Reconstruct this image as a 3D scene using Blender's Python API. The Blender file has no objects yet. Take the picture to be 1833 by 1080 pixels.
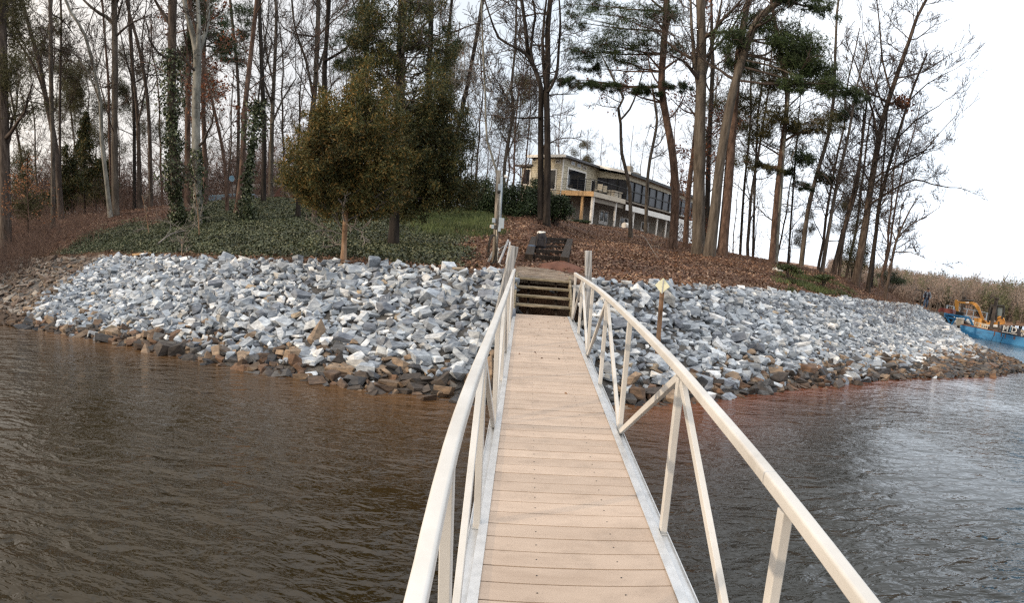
import bpy, bmesh, math, random
import numpy as np
from mathutils import Vector

# ------------------------------------------------------------------ camera, sky, sun
F, X0, Y0, A = 1140., 562., 683., 257.
TH0 = -(946-562)/F
PITCH = math.atan(A/F)
ZC = 2.2
SUN_AZ, SUN_EL = math.radians(-116), math.radians(9)      # azimuth clockwise from +Y
SKY_STRENGTH, CLOUD_STRENGTH, SUN_STRENGTH, EXPOSURE = 0.10, 0.84, 1.9, 0.64

sc = bpy.context.scene
COL = sc.collection
cd = bpy.data.cameras.new('camera'); cam = bpy.data.objects.new('camera', cd); COL.objects.link(cam)
sc.camera = cam
sc.render.engine = 'CYCLES'
cd.type = 'PANO'; cd.panorama_type = 'CENTRAL_CYLINDRICAL'
cd.central_cylindrical_range_u_min = -X0/F
cd.central_cylindrical_range_u_max = (1833-X0)/F
cd.central_cylindrical_range_v_min = -(1080-Y0)/F
cd.central_cylindrical_range_v_max = Y0/F
cd.central_cylindrical_radius = 1.0
cd.clip_start = 0.05; cd.clip_end = 6000
cam.location = (0, 0, ZC)
cam.rotation_euler = (math.pi/2-PITCH, 0, -TH0)

w = bpy.data.worlds.new('World'); sc.world = w; w.use_nodes = True
nt = w.node_tree; nt.nodes.clear()
wo = nt.nodes.new('ShaderNodeOutputWorld'); sky = nt.nodes.new('ShaderNodeTexSky')
sky.sky_type = 'NISHITA'; sky.sun_disc = False; sky.sun_elevation = SUN_EL; sky.sun_rotation = SUN_AZ
b1 = nt.nodes.new('ShaderNodeBackground'); b1.inputs['Strength'].default_value = SKY_STRENGTH
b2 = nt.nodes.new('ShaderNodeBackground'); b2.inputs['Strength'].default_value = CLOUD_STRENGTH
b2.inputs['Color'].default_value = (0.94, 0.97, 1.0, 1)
mx = nt.nodes.new('ShaderNodeMixShader'); tc = nt.nodes.new('ShaderNodeTexCoord')
mp = nt.nodes.new('ShaderNodeMapping'); mp.inputs['Scale'].default_value = (1, 1, 3)
nz = nt.nodes.new('ShaderNodeTexNoise'); nz.inputs['Scale'].default_value = 2.2; nz.inputs['Detail'].default_value = 6
rm = nt.nodes.new('ShaderNodeMapRange'); rm.inputs['From Min'].default_value = .35; rm.inputs['From Max'].default_value = .6
rm.inputs['To Min'].default_value = .9; rm.inputs['To Max'].default_value = 1.0
L = nt.links.new
L(sky.outputs[0], b1.inputs['Color']); L(tc.outputs['Generated'], mp.inputs[0]); L(mp.outputs[0], nz.inputs['Vector'])
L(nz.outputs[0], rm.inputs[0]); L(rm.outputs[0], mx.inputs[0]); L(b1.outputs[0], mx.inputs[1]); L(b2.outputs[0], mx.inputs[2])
sp_ = nt.nodes.new('ShaderNodeVectorMath'); sp_.operation = 'DOT_PRODUCT'; sp_.inputs[1].default_value = (.80, .60, -.05)
L(tc.outputs['Generated'], sp_.inputs[0])
rg_ = nt.nodes.new('ShaderNodeValToRGB'); e_ = rg_.color_ramp.elements
mr_ = nt.nodes.new('ShaderNodeMapRange'); mr_.inputs['From Min'].default_value = -.2; mr_.inputs['From Max'].default_value = 1.0
L(sp_.outputs['Value'], mr_.inputs[0]); L(mr_.outputs[0], rg_.inputs[0])
e_[0].position = 0.; e_[0].color = (.92, .85, .77, 1); e_[1].position = 1.; e_[1].color = (1.2, 1.33, 1.5, 1)
q_ = e_.new(.35); q_.color = (.76, .76, .77, 1); q_ = e_.new(.62); q_.color = (.68, .75, .83, 1); q_ = e_.new(.82); q_.color = (1.05, 1.1, 1.16, 1)
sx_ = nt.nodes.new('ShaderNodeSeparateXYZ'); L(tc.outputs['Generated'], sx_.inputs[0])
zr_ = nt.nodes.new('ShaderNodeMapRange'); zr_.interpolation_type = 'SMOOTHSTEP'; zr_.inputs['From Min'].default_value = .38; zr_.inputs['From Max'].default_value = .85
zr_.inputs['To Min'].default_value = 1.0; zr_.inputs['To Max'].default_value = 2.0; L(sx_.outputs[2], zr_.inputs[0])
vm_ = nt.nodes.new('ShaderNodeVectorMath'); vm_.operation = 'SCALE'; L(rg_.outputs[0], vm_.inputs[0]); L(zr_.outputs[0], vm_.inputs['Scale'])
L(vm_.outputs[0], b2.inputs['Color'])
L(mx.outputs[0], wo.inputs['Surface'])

sl = bpy.data.lights.new('sun', 'SUN'); sl.energy = SUN_STRENGTH; sl.angle = math.radians(1.0); sl.color = (1.0, 0.78, 0.55)
so = bpy.data.objects.new('sun', sl); COL.objects.link(so)
sd = Vector((math.sin(SUN_AZ)*math.cos(SUN_EL), math.cos(SUN_AZ)*math.cos(SUN_EL), math.sin(SUN_EL)))
so.rotation_euler = sd.to_track_quat('Z', 'Y').to_euler()
so.location = sd*100
sc.view_settings.view_transform = 'Standard'; sc.view_settings.look = 'None'
sc.view_settings.exposure = EXPOSURE; sc.view_settings.gamma = 1
sc.cycles.max_bounces = 6; sc.cycles.transparent_max_bounces = 8; sc.cycles.diffuse_bounces = 3
sc.cycles.glossy_bounces = 3
sc.cycles.use_denoising = False; sc.cycles.pixel_filter_type = 'BLACKMAN_HARRIS'; sc.cycles.filter_width = 1.35
sc.cycles.sample_clamp_indirect = 4

# ------------------------------------------------------------------ measuring: direction of a point of the panorama
R_ = random.Random(7); RN = np.random.default_rng(11)
CAM = np.array([0, 0, ZC])
_fh = np.array([math.sin(TH0), math.cos(TH0), 0]); _r = np.array([math.cos(TH0), -math.sin(TH0), 0])
_f = _fh*math.cos(PITCH)+np.array([0, 0, -math.sin(PITCH)]); _u = np.cross(_r, _f)

def ray(px, py):
    ph = (px-X0)/F; t = (Y0-py)/F
    return math.sin(ph)*_r+math.cos(ph)*_f+t*_u

def proj(P):
    d = np.array(P)-CAM; x = d@_r; y = d@_f; z = d@_u
    return X0+F*math.atan2(x, y), Y0-F*z/math.hypot(x, y)

def yh(px): return Y0-A*math.cos((px-X0)/F)

def at(px, py, D):
    """point seen there at horizontal distance D"""
    d = ray(px, py); return CAM+d*(D/math.hypot(d[0], d[1]))

def at_z(px, py, z):
    d = ray(px, py); return CAM+d*((z-ZC)/d[2])

def dist_z(px, py, z):
    P = at_z(px, py, z); return math.hypot(P[0], P[1])

def az_of(px):
    d = ray(px, yh(px)); return math.atan2(d[0], d[1])

# ------------------------------------------------------------------ terrain
# per column: px, r_water, r_crest, h_crest, r_mid, h_mid, r_ridge, h_ridge, fall beyond
COLS = []
def hz(px, py, D): return at(px, py, D)[2]
def col_px(px, yw, yc, hc, ym, rm_, yr, rr, fall):
    COLS.append((az_of(px), dist_z(px, yw, 0), dist_z(px, yc, hc), hc, rm_, hz(px, ym, rm_), rr, hz(px, yr, rr), fall))
COLS.append((-2.2, 22, 31, 1.9, 38, 2.6, 46, 4.0, 0))
COLS.append((az_of(-400), 21, 31, 1.9, 38, 2.8, 46, 4.2, 0))
for c in [
    (0, 583, 467, 1.9, 440, 36, 395, 44, 0), (90, 597, 463, 1.85, 432, 33, 388, 42, 0),
    (180, 614, 462, 1.75, 425, 28, 383, 38, 0), (280, 632, 464, 1.7, 424, 25, 372, 38, 0),
    (400, 655, 468, 1.65, 420, 22, 364, 38, 0),
    (500, 671, 471, 1.62, 422, 21, 356, 40, 0), (600, 688, 475, 1.6, 425, 20, 360, 40, 0),
    (700, 700, 480, 1.6, 432, 20, 366, 38, 0), (810, 712, 488, 1.6, 437, 20, 372, 37, 0),
    (900, 719, 495, 1.6, 440, 20, 384, 32, -.02), (946, 722, 499, 1.6, 441, 20, 386, 31, -.04),
    (1000, 724, 503, 1.6, 442, 21, 396, 38, -.05), (1050, 726, 507, 1.6, 440, 24, 402, 56, 0),
    (1130, 727, 513, 1.6, 441, 28, 411, 58, 0), (1200, 725, 515, 1.6, 460, 27, 430, 52, .01),
    (1270, 720, 518, 1.6, 480, 22, 447, 36, .03), (1320, 716, 521, 1.6, 490, 22, 458, 35, .04),
    (1400, 708, 527, 1.6, 503, 25, 472, 36, .06), (1500, 696, 536, 1.6, 517, 30, 493, 37, .07),
    (1560, 690, 541, 1.6, 528, 36, 513, 43, .08), (1600, 686, 545, 1.6, 538, 40, 529, 48, .10),
    (1640, 682, 549, 1.6, 549, 48, 549, 60, .2), (1665, 681, 553, 1.5, 556, 46, 557, 64, .3),
    (1700, 681, 581, .95, 590, 44, 600, 50, .3)]: col_px(*c)
for px, yw, yc, hc in [(1760, 680, 621, .45), (1800, 678, 637, .3), (1835, 670, 650, .15)]:
    rw = dist_z(px, yw, 0); rc = dist_z(px, yc, hc)
    COLS.append((az_of(px), rw, rc, hc, rc+3, -.5, rc+8, -1.2, .3))
COLS.append((az_of(1870), 27.5, 29, -.15, 32, -.8, 37, -1.4, .3))
COLS.append((az_of(1950), 27, 29, -1.4, 32, -1.6, 37, -1.8, .3))
COLS.append((2.2, 27, 29, -1.6, 32, -1.8, 37, -2, .3))
CA = np.array(COLS)

def smooth01(t): t = np.clip(t, 0, 1); return t*t*(3-2*t)
def vnoise(x, y, s):
    x = np.asarray(x)/s; y = np.asarray(y)/s
    return (np.sin(x*1.7+y*.9+1.3)+np.sin(x*.8-y*1.9+4.1)+np.sin(x*3.1+y*2.3)*.5+np.sin(-x*2.2+y*3.7+2.)*.5)/3

def height(x, y):
    x = np.asarray(x, float); y = np.asarray(y, float)
    a = np.arctan2(x, y); r = np.hypot(x, y)
    q = [np.interp(a, CA[:, 0], CA[:, i]) for i in range(1, 9)]
    rw, rc, hc, rmd, hm, rr, hr, fall = q
    h = np.where(r < rw, np.maximum(-3.0, (r-rw)*.45), 0)
    t = (r-rw)/(rc-rw); h = np.where((r >= rw) & (r < rc), hc*t**.9 if False else hc*np.clip(t, 0, 1), h)
    t = (r-rc)/(rmd-rc); h = np.where((r >= rc) & (r < rmd), hc+(hm-hc)*np.clip(t, 0, 1), h)
    t = (r-rmd)/(rr-rmd); h = np.where((r >= rmd) & (r < rr), hm+(hr-hm)*smooth01(t)*.35+(hr-hm)*np.clip(t, 0, 1)*.65, h)
    h = np.where(r >= rr, np.maximum(hr-fall*(r-rr), -3), h)
    k = np.clip((r-rc)/3, 0, 1)
    pit = smooth01((x+.32)/.12)*smooth01((1.02-x)/.12)*smooth01((y-10.7)/.2)*smooth01((12.45-y)/.1)
    h = h*(1-pit)+np.minimum(h, .55)*pit
    return h+k*(vnoise(x, y, 1.1)*.045+vnoise(x, y, 3.7)*.09)

def hgt(x, y): return float(height(x, y))

def ground_hit(px, py, tmin=6, tmax=120):
    d = ray(px, py); d = d/np.linalg.norm(d)
    t = np.arange(tmin, tmax, .08); P = CAM+d*t[:, None]
    below = P[:, 2] < height(P[:, 0], P[:, 1])
    i = int(np.argmax(below))
    return P[i] if below[i] else None

# ------------------------------------------------------------------ mesh helpers
def tag(o, label=None, cat=None, group=None, kind=None):
    if label: o['label'] = label
    if cat: o['category'] = cat
    if group: o['group'] = group
    if kind: o['kind'] = kind
    return o

def empty(name, loc, label=None, cat=None, group=None):
    o = bpy.data.objects.new(name, None); COL.objects.link(o); o.location = tuple(float(c) for c in loc)
    o.empty_display_size = .2
    return tag(o, label, cat, group)

def link(name, me, parent=None, origin=None):
    o = bpy.data.objects.new(name, me); COL.objects.link(o)
    if parent is not None: o.parent = parent
    if origin is not None: o.location = tuple(float(c) for c in origin)
    return o

def mesh_np(name, V, Fc, n, mats, smooth=False, mi=None, colors=None):
    """V (N,3), Fc (M,n) index array"""
    me = bpy.data.meshes.new(name); V = np.asarray(V, np.float32); Fc = np.asarray(Fc, np.int32)
    me.vertices.add(len(V)); me.vertices.foreach_set('co', V.ravel())
    me.loops.add(Fc.size); me.loops.foreach_set('vertex_index', Fc.ravel())
    me.polygons.add(len(Fc)); me.polygons.foreach_set('loop_start', np.arange(0, Fc.size, n, dtype=np.int32))
    me.polygons.foreach_set('loop_total', np.full(len(Fc), n, np.int32))
    if mi is not None: me.polygons.foreach_set('material_index', np.asarray(mi, np.int32))
    for m in (mats if isinstance(mats, (list, tuple)) else [mats]): me.materials.append(m)
    if colors is not None:
        ca = me.color_attributes.new('col', 'FLOAT_COLOR', 'POINT')
        c4 = np.ones((len(V), 4), np.float32); c4[:, :3] = colors; ca.data.foreach_set('color', c4.ravel())
    me.update(calc_edges=True); me.validate()
    me.polygons.foreach_set('use_smooth', np.full(len(me.polygons), bool(smooth)))
    return me

class MB:
    """collects shapes; one mesh object on build; coordinates relative to origin o"""
    def __init__(s, o=(0, 0, 0)): s.v = []; s.f = []; s.o = tuple(float(c) for c in o); s.sm = []
    def add(s, vs, fs, smooth=False):
        k = len(s.v); ox, oy, oz = s.o
        s.v += [(p[0]-ox, p[1]-oy, p[2]-oz) for p in vs]
        s.f += [tuple(i+k for i in f) for f in fs]; s.sm += [smooth]*len(fs)
        return s
    def frame_box(s, c, ex, ey, ez, hx, hy, hz):
        c = np.array(c, float); ex = np.array(ex)*hx; ey = np.array(ey)*hy; ez = np.array(ez)*hz
        vs = [c+a*ex+b*ey+d*ez for a in (-1, 1) for b in (-1, 1) for d in (-1, 1)]
        return s.add(vs, [(0, 1, 3, 2), (4, 6, 7, 5), (0, 4, 5, 1), (2, 3, 7, 6), (0, 2, 6, 4), (1, 5, 7, 3)])
    def box(s, x0, x1, y0, y1, z0, z1):
        return s.frame_box(((x0+x1)/2, (y0+y1)/2, (z0+z1)/2), (1, 0, 0), (0, 1, 0), (0, 0, 1), (x1-x0)/2, (y1-y0)/2, (z1-z0)/2)
    def bar(s, p, q, wx, wy, up=(0, 0, 1)):
        """rectangular bar from p to q; wy along up-ish, wx sideways"""
        p = np.array(p, float); q = np.array(q, float); d = q-p; Ln = np.linalg.norm(d); d = d/Ln
        up = np.array(up, float)
        if abs(d@up) > .99: up = np.array((0, 1., 0))
        sx = np.cross(d, up); sx /= np.linalg.norm(sx); uy = np.cross(sx, d)
        return s.frame_box((p+q)/2, sx, d, uy, wx/2, Ln/2, wy/2)
    def tube(s, pts, rad, n=8, cap=False, smooth=True):
        m = len(pts)
        if not hasattr(rad, '__len__'): rad = [rad]*m
        dx = pts[-1][0]-pts[0][0]; dy = pts[-1][1]-pts[0][1]; dz = pts[-1][2]-pts[0][2]
        l = math.sqrt(dx*dx+dy*dy+dz*dz) or 1.; dx /= l; dy /= l; dz /= l
        if abs(dz) < .9: ax = dy; ay = -dx; az = 0.
        else: ax = 0.; ay = dz; az = -dy
        l = math.sqrt(ax*ax+ay*ay+az*az); ax /= l; ay /= l; az /= l
        bx = dy*az-dz*ay; by = dz*ax-dx*az; bz = dx*ay-dy*ax
        ox, oy, oz = s.o; k = len(s.v); V = s.v
        cs = [(math.cos(2*math.pi*i/n), math.sin(2*math.pi*i/n)) for i in range(n)]
        for p, r in zip(pts, rad):
            X = p[0]-ox; Y = p[1]-oy; Z = p[2]-oz
            for c, q in cs:
                c *= r; q *= r
                V.append((X+ax*c+bx*q, Y+ay*c+by*q, Z+az*c+bz*q))
        for j in range(m-1):
            a = k+j*n; b = a+n
            for i in range(n):
                i2 = (i+1) % n
                s.f.append((a+i, a+i2, b+i2, b+i))
        s.sm += [smooth]*((m-1)*n)
        if cap:
            s.f.append(tuple(k+i for i in reversed(range(n)))); s.f.append(tuple(k+(m-1)*n+i for i in range(n))); s.sm += [False]*2
        return s
    def ball(s, c, rx, ry, rz, nu=10, nv=7):
        vs = []; fs = []
        for j in range(nv+1):
            th = math.pi*j/nv
            for i in range(nu):
                ph = 2*math.pi*i/nu
                vs.append((c[0]+rx*math.sin(th)*math.cos(ph), c[1]+ry*math.sin(th)*math.sin(ph), c[2]+rz*math.cos(th)))
        for j in range(nv):
            for i in range(nu):
                i2 = (i+1) % nu; fs.append((j*nu+i, (j+1)*nu+i, (j+1)*nu+i2, j*nu+i2))
        return s.add(vs, fs, True)
    def mesh(s, name, mats):
        me = bpy.data.meshes.new(name); me.from_pydata(s.v, [], s.f)
        for m in (mats if isinstance(mats, (list, tuple)) else [mats]): me.materials.append(m)
        if any(s.sm): me.polygons.foreach_set('use_smooth', s.sm)
        me.update(); return me
    def build(s, name, mats, parent=None, bevel=0, origin=None):
        """parent: an object located at s.o"""
        o = link(name, s.mesh(name, mats), parent)
        if parent is None: o.location = s.o
        elif origin is not None: o.location = origin
        if bevel:
            b = o.modifiers.new('bevel', 'BEVEL'); b.width = bevel; b.segments = 2; b.limit_method = 'ANGLE'
        return o

def copy_thing(root):
    c = root.copy(); COL.objects.link(c)
    for ch in root.children:
        d = ch.copy(); COL.objects.link(d); d.parent = c
    return c

# ------------------------------------------------------------------ materials
def _n(nt, t, **k):
    n = nt.nodes.new(t)
    for a, b in k.items():
        if a in n.inputs: n.inputs[a].default_value = b
        else: setattr(n, a, b)
    return n

def material(name, cols, rough=.8, scale=5., stretch=(1, 1, 1), bump=.3, bscale=None, metal=0., island=False, attr=False,
             detail=6., spec=.3, bdist=.02, lo=.35, hi=.65, trans=0.):
    m = bpy.data.materials.new(name); m.use_nodes = True; t = m.node_tree; t.nodes.clear(); K = t.links.new
    out = _n(t, 'ShaderNodeOutputMaterial'); bs = _n(t, 'ShaderNodeBsdfPrincipled')
    bs.inputs['Roughness'].default_value = rough; bs.inputs['Metallic'].default_value = metal
    bs.inputs['Specular IOR Level'].default_value = spec
    tc = _n(t, 'ShaderNodeTexCoord'); mp = _n(t, 'ShaderNodeMapping'); mp.inputs['Scale'].default_value = stretch
    K(tc.outputs['Object'], mp.inputs[0])
    nz = _n(t, 'ShaderNodeTexNoise'); nz.inputs['Scale'].default_value = scale; nz.inputs['Detail'].default_value = detail
    nz.inputs['Roughness'].default_value = .65
    K(mp.outputs[0], nz.inputs['Vector'])
    cr = _n(t, 'ShaderNodeValToRGB'); e = cr.color_ramp.elements
    n = len(cols)
    for i, c in enumerate(cols):
        pos = lo+(hi-lo)*i/max(1, n-1) if not island else i/max(1, n-1)
        if i < 2: e[i].position = pos; e[i].color = (*c, 1)
        else: q = e.new(pos); q.color = (*c, 1)
    if n == 1: e[1].color = (*cols[0], 1)
    if island:
        g = _n(t, 'ShaderNodeNewGeometry'); K(g.outputs['Random Per Island'], cr.inputs[0])
        mr = _n(t, 'ShaderNodeMapRange'); mr.inputs['From Min'].default_value = .35; mr.inputs['From Max'].default_value = .65
        mr.inputs['To Min'].default_value = .55; mr.inputs['To Max'].default_value = 1.35
        K(nz.outputs[0], mr.inputs[0])
        vm = _n(t, 'ShaderNodeVectorMath', operation='SCALE'); K(cr.outputs[0], vm.inputs[0]); K(mr.outputs[0], vm.inputs['Scale'])
        csock = vm.outputs[0]
    else:
        K(nz.outputs[0], cr.inputs[0]); csock = cr.outputs[0]
    if attr:
        at_ = _n(t, 'ShaderNodeVertexColor', layer_name='col')
        mm = _n(t, 'ShaderNodeMix', data_type='RGBA', blend_type='MULTIPLY'); mm.inputs['Factor'].default_value = 1
        K(csock, mm.inputs['A']); K(at_.outputs[0], mm.inputs['B']); csock = mm.outputs['Result']
    K(csock, bs.inputs['Base Color'])
    if bump:
        n2 = _n(t, 'ShaderNodeTexNoise'); n2.inputs['Scale'].default_value = bscale or scale*2; n2.inputs['Detail'].default_value = 4
        K(mp.outputs[0], n2.inputs['Vector'])
        bp = _n(t, 'ShaderNodeBump'); bp.inputs['Strength'].default_value = bump; bp.inputs['Distance'].default_value = bdist
        K(n2.outputs[0], bp.inputs['Height']); K(bp.outputs[0], bs.inputs['Normal'])
    if trans:
        tr = _n(t, 'ShaderNodeBsdfTranslucent'); K(csock, tr.inputs[0]); ms = _n(t, 'ShaderNodeMixShader'); ms.inputs[0].default_value = trans
        K(bs.outputs[0], ms.inputs[1]); K(tr.outputs[0], ms.inputs[2]); K(ms.outputs[0], out.inputs[0])
    else: K(bs.outputs[0], out.inputs[0])
    return m

BST = (1, 1, .18)
M = dict(
    bark_brown=material('bark_brown', [(0.0252, 0.0185, 0.0151), (0.063, 0.0487, 0.0403), (0.1092, 0.0882, 0.0756)], .9, 9, BST, .9, 14),
    bark_red=material('bark_red', [(.035, .022, .017), (.09, .058, .045), (.145, .098, .078)], .9, 8, (1, 1, .3), .9, 12),
    bark_grey=material('bark_grey', [(0.0392, 0.0332, 0.0277), (0.0849, 0.0724, 0.0611), (0.1306, 0.1147, 0.0971)], .9, 7, BST, .7, 12),
    bark_pale=material('bark_pale', [(0.08, 0.08, 0.072), (0.176, 0.176, 0.16), (0.272, 0.272, 0.248)], .85, 4, (1, 1, .4), .5, 9),
    bark_dark=material('bark_dark', [(0.0077, 0.0062, 0.0057), (0.0207, 0.0166, 0.0145), (0.0362, 0.03, 0.0259)], .9, 9, BST, .9, 14),
    bark_orange=material('bark_orange', [(.08, .045, .025), (.22, .14, .09), (.36, .25, .17)], .9, 7, BST, .9, 12),
    twig=material('twig', [(.035, .027, .023), (.08, .063, .055)], .9, 3, bump=0),
    twig_pale=material('twig_pale', [(.12, .105, .095), (.22, .20, .18)], .9, 3, bump=0),
    twig_red=material('twig_red', [(.07, .043, .034), (.15, .10, .08)], .9, 1.2, bump=0),
    pine=material('pine_needles', [(.02, .036, .016), (.042, .07, .028), (.075, .11, .045)], .6, .8, island=True, bump=0, trans=.15),
    pine_olive=material('pine_needles_olive', [(.04, .042, .018), (.08, .078, .032), (.13, .115, .05)], .6, .8, island=True, bump=0, trans=.15),
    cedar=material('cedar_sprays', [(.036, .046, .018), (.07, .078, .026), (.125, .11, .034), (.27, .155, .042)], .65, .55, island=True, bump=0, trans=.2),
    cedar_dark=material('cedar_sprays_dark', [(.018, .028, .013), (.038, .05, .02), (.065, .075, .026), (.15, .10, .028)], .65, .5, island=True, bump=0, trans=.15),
    ivy=material('ivy_leaves', [(.026, .034, .017), (.052, .066, .032), (.088, .10, .052), (.14, .145, .085)], .55, .9, island=True, bump=0, spec=.35),
    ivy_dark=material('ivy_leaves_dark', [(.018, .028, .012), (.04, .058, .026), (.07, .09, .042), (.13, .15, .09)], .45, .9, island=True, bump=0, spec=.4),
    grass=material('grass_blades', [(.035, .052, .018), (.065, .092, .03), (.12, .14, .055)], .6, .6, island=True, bump=0),
    litter=material('fallen_leaf', [(.06, .032, .021), (.135, .07, .044), (.20, .12, .08), (.32, .23, .165)], .8, .7, island=True, bump=0),
    dead_leaf=material('dead_leaf', [(.10, .03, .018), (.20, .07, .035), (.30, .13, .06)], .75, .6, island=True, bump=0, trans=.2),
    orange_leaf=material('orange_leaf', [(.16, .07, .035), (.26, .12, .06), (.34, .18, .09)], .75, .6, island=True, bump=0, trans=.3),
    shrub=material('shrub_leaf', [(.010, .022, .010), (.025, .045, .018), (.05, .075, .03)], .5, .8, island=True, bump=0),
    rock=material('rock', [(.55, .56, .58), (.95, .95, .95), (1.3, 1.28, 1.22)], .85, 6, (1, 1, 2.6), .45, 22, attr=True, bdist=.02),
    wood_old=material('weathered_wood', [(.07, .06, .05), (.20, .18, .155), (.34, .315, .28)], .85, 6, (6, 6, .5), .6, 10),
    wood_grey=material('grey_wood', [(.12, .12, .12), (.30, .31, .32), (.46, .47, .49)], .8, 5, (7, 7, .35), .5, 9),
    wood_dark=material('dark_timber', [(0.009, 0.0063, 0.0049), (0.0225, 0.0158, 0.0117), (0.0405, 0.0297, 0.0225)], .85, 5, (4, 4, 1), .6, 10),
    wood_tread=material('tread_wood', [(.07, .06, .035), (.17, .145, .10), (.30, .26, .20)], .85, 3, (1.5, 9, 9), .5, 6),
    wood_plank=material('plank_wood', [(.09, .07, .055), (.21, .175, .145), (.34, .30, .26)], .85, 4, (.8, 7, 7), .6, 8),
    wood_new=material('new_wood', [(.45, .28, .14), (.58, .40, .22)], .7, 3, (3, 3, 3), .1),
    frame=material('painted_frame', [(.36, .35, .33), (.46, .455, .44), (.50, .498, .485), (.55, .548, .54)], .55, 2.2, (1, 1, 1), .25, 90, spec=.35, bdist=.002, lo=.28, hi=.66, detail=9.),
    alu=material('aluminium_channel', [(.47, .48, .49), (.54, .55, .56), (.60, .61, .62)], .38, 9, (1, 1, 1), .1, 50, metal=.45, spec=.5, bdist=.002),
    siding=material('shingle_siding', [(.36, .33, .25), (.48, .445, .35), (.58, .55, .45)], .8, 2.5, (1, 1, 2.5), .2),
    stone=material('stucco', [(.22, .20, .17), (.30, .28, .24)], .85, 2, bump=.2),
    white=material('white_paint', [(.62, .62, .60), (.78, .78, .76)], .5, 2, bump=0),
    roof=material('roof_metal', [(.05, .05, .055), (.09, .09, .095)], .5, 2, bump=0),
    black=material('black_metal', [(.012, .012, .013), (.03, .03, .03)], .5, 5, bump=0),
    glass_dark=material('window_glass', [(.006, .007, .009), (.02, .022, .028)], .06, .5, bump=0, spec=.6),
    cab_glass=material('cab_glass', [(.10, .14, .16), (.20, .25, .27)], .15, 1, bump=0, spec=.6),
    screen=material('porch_screen', [(.016, .017, .022), (.045, .047, .058)], .35, .35, bump=0),
    blue=material('barge_blue', [(.02, .12, .28), (.03, .19, .42), (.045, .23, .46)], .5, .9, (1, 1, 3), .1),
    rust=material('rust_deck', [(.05, .022, .014), (.14, .06, .035), (.20, .10, .06)], .85, 2, bump=.3),
    yellow=material('machine_yellow', [(.36, .17, .04), (.54, .27, .06)], .45, 2, bump=0),
    steel_dark=material('dark_steel', [(.02, .018, .018), (.06, .05, .048)], .6, 3, bump=.1),
    redtarp=material('dark_red_cover', [(.09, .025, .025), (.16, .05, .045)], .7, 2, bump=.1),
    navy=material('navy_banner', [(.012, .016, .03), (.02, .026, .045)], .5, 2, bump=0),
    skin=material('skin', [(.30, .16, .11), (.36, .20, .14)], .6, 8, bump=0),
    denim=material('denim', [(.06, .10, .17), (.10, .15, .24)], .85, 12, bump=.1),
    vest=material('vest_cloth', [(.02, .018, .03), (.04, .03, .045)], .8, 8, bump=.1),
    shirt=material('grey_shirt', [(.16, .20, .25), (.24, .28, .33)], .85, 8, bump=.1),
    greybox=material('grey_enamel', [(.28, .34, .40), (.38, .45, .52)], .45, 3, bump=0),
    beige=material('beige_plastic', [(.42, .38, .30), (.55, .50, .42)], .6, 3, bump=0),
    paleblue=material('pale_blue_paint', [(.16, .30, .42), (.25, .42, .55)], .5, 2, bump=0),
    sign_back=material('sign_back', [(.30, .34, .27), (.48, .51, .40), (.62, .64, .50)], .5, 4, bump=.1, metal=.2),
    black_bag=material('dark_fabric', [(.010, .010, .014), (.03, .03, .038)], .8, 9, bump=.2),
    clay=material('red_clay', [(.085, .036, .023), (.14, .062, .040)], .9, 4, bump=.3),
    fartwig=material('far_twigs', [(.15, .115, .10), (.245, .19, .165), (.35, .29, .255)], .9, .28, island=True, bump=0),  # distance haze put into the colour: paler and greyer than near twigs
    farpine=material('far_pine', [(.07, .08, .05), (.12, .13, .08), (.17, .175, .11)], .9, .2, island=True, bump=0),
)

# ------------------------------------------------------------------ ground
def cover(x, y):
    """weights: ivy, grass, red litter, dry bank dirt"""
    a = np.arctan2(x, y); r = np.hypot(x, y); px = np.interp(a, AZT, PXT)
    rc = np.interp(a, CA[:, 0], CA[:, 2])
    e = vnoise(x, y, 1.6)*.5+vnoise(x, y, .6)*.3
    ivy = smooth01((855-px)/60+e*1.2)*smooth01((px-60)/110+e)*smooth01((r-rc-.5)/1.0+e*.6)
    ivy = ivy*(1-smooth01((r-29-3*e)/3)*smooth01((360-px)/60))
    grs = smooth01((px-700)/60+e)*smooth01((900-px)/50+e)*smooth01((r-22)/2.5+e)*smooth01((37-r)/3)
    dry = (1-smooth01((r-rc-1.3)/1.2+e*.8))
    return ivy, grs, dry, px, rc, r
PXT = np.linspace(-1200, 2700, 400); AZT = np.array([az_of(p) for p in PXT])
_o = np.argsort(AZT); AZT = AZT[_o]; PXT = PXT[_o]

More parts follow.
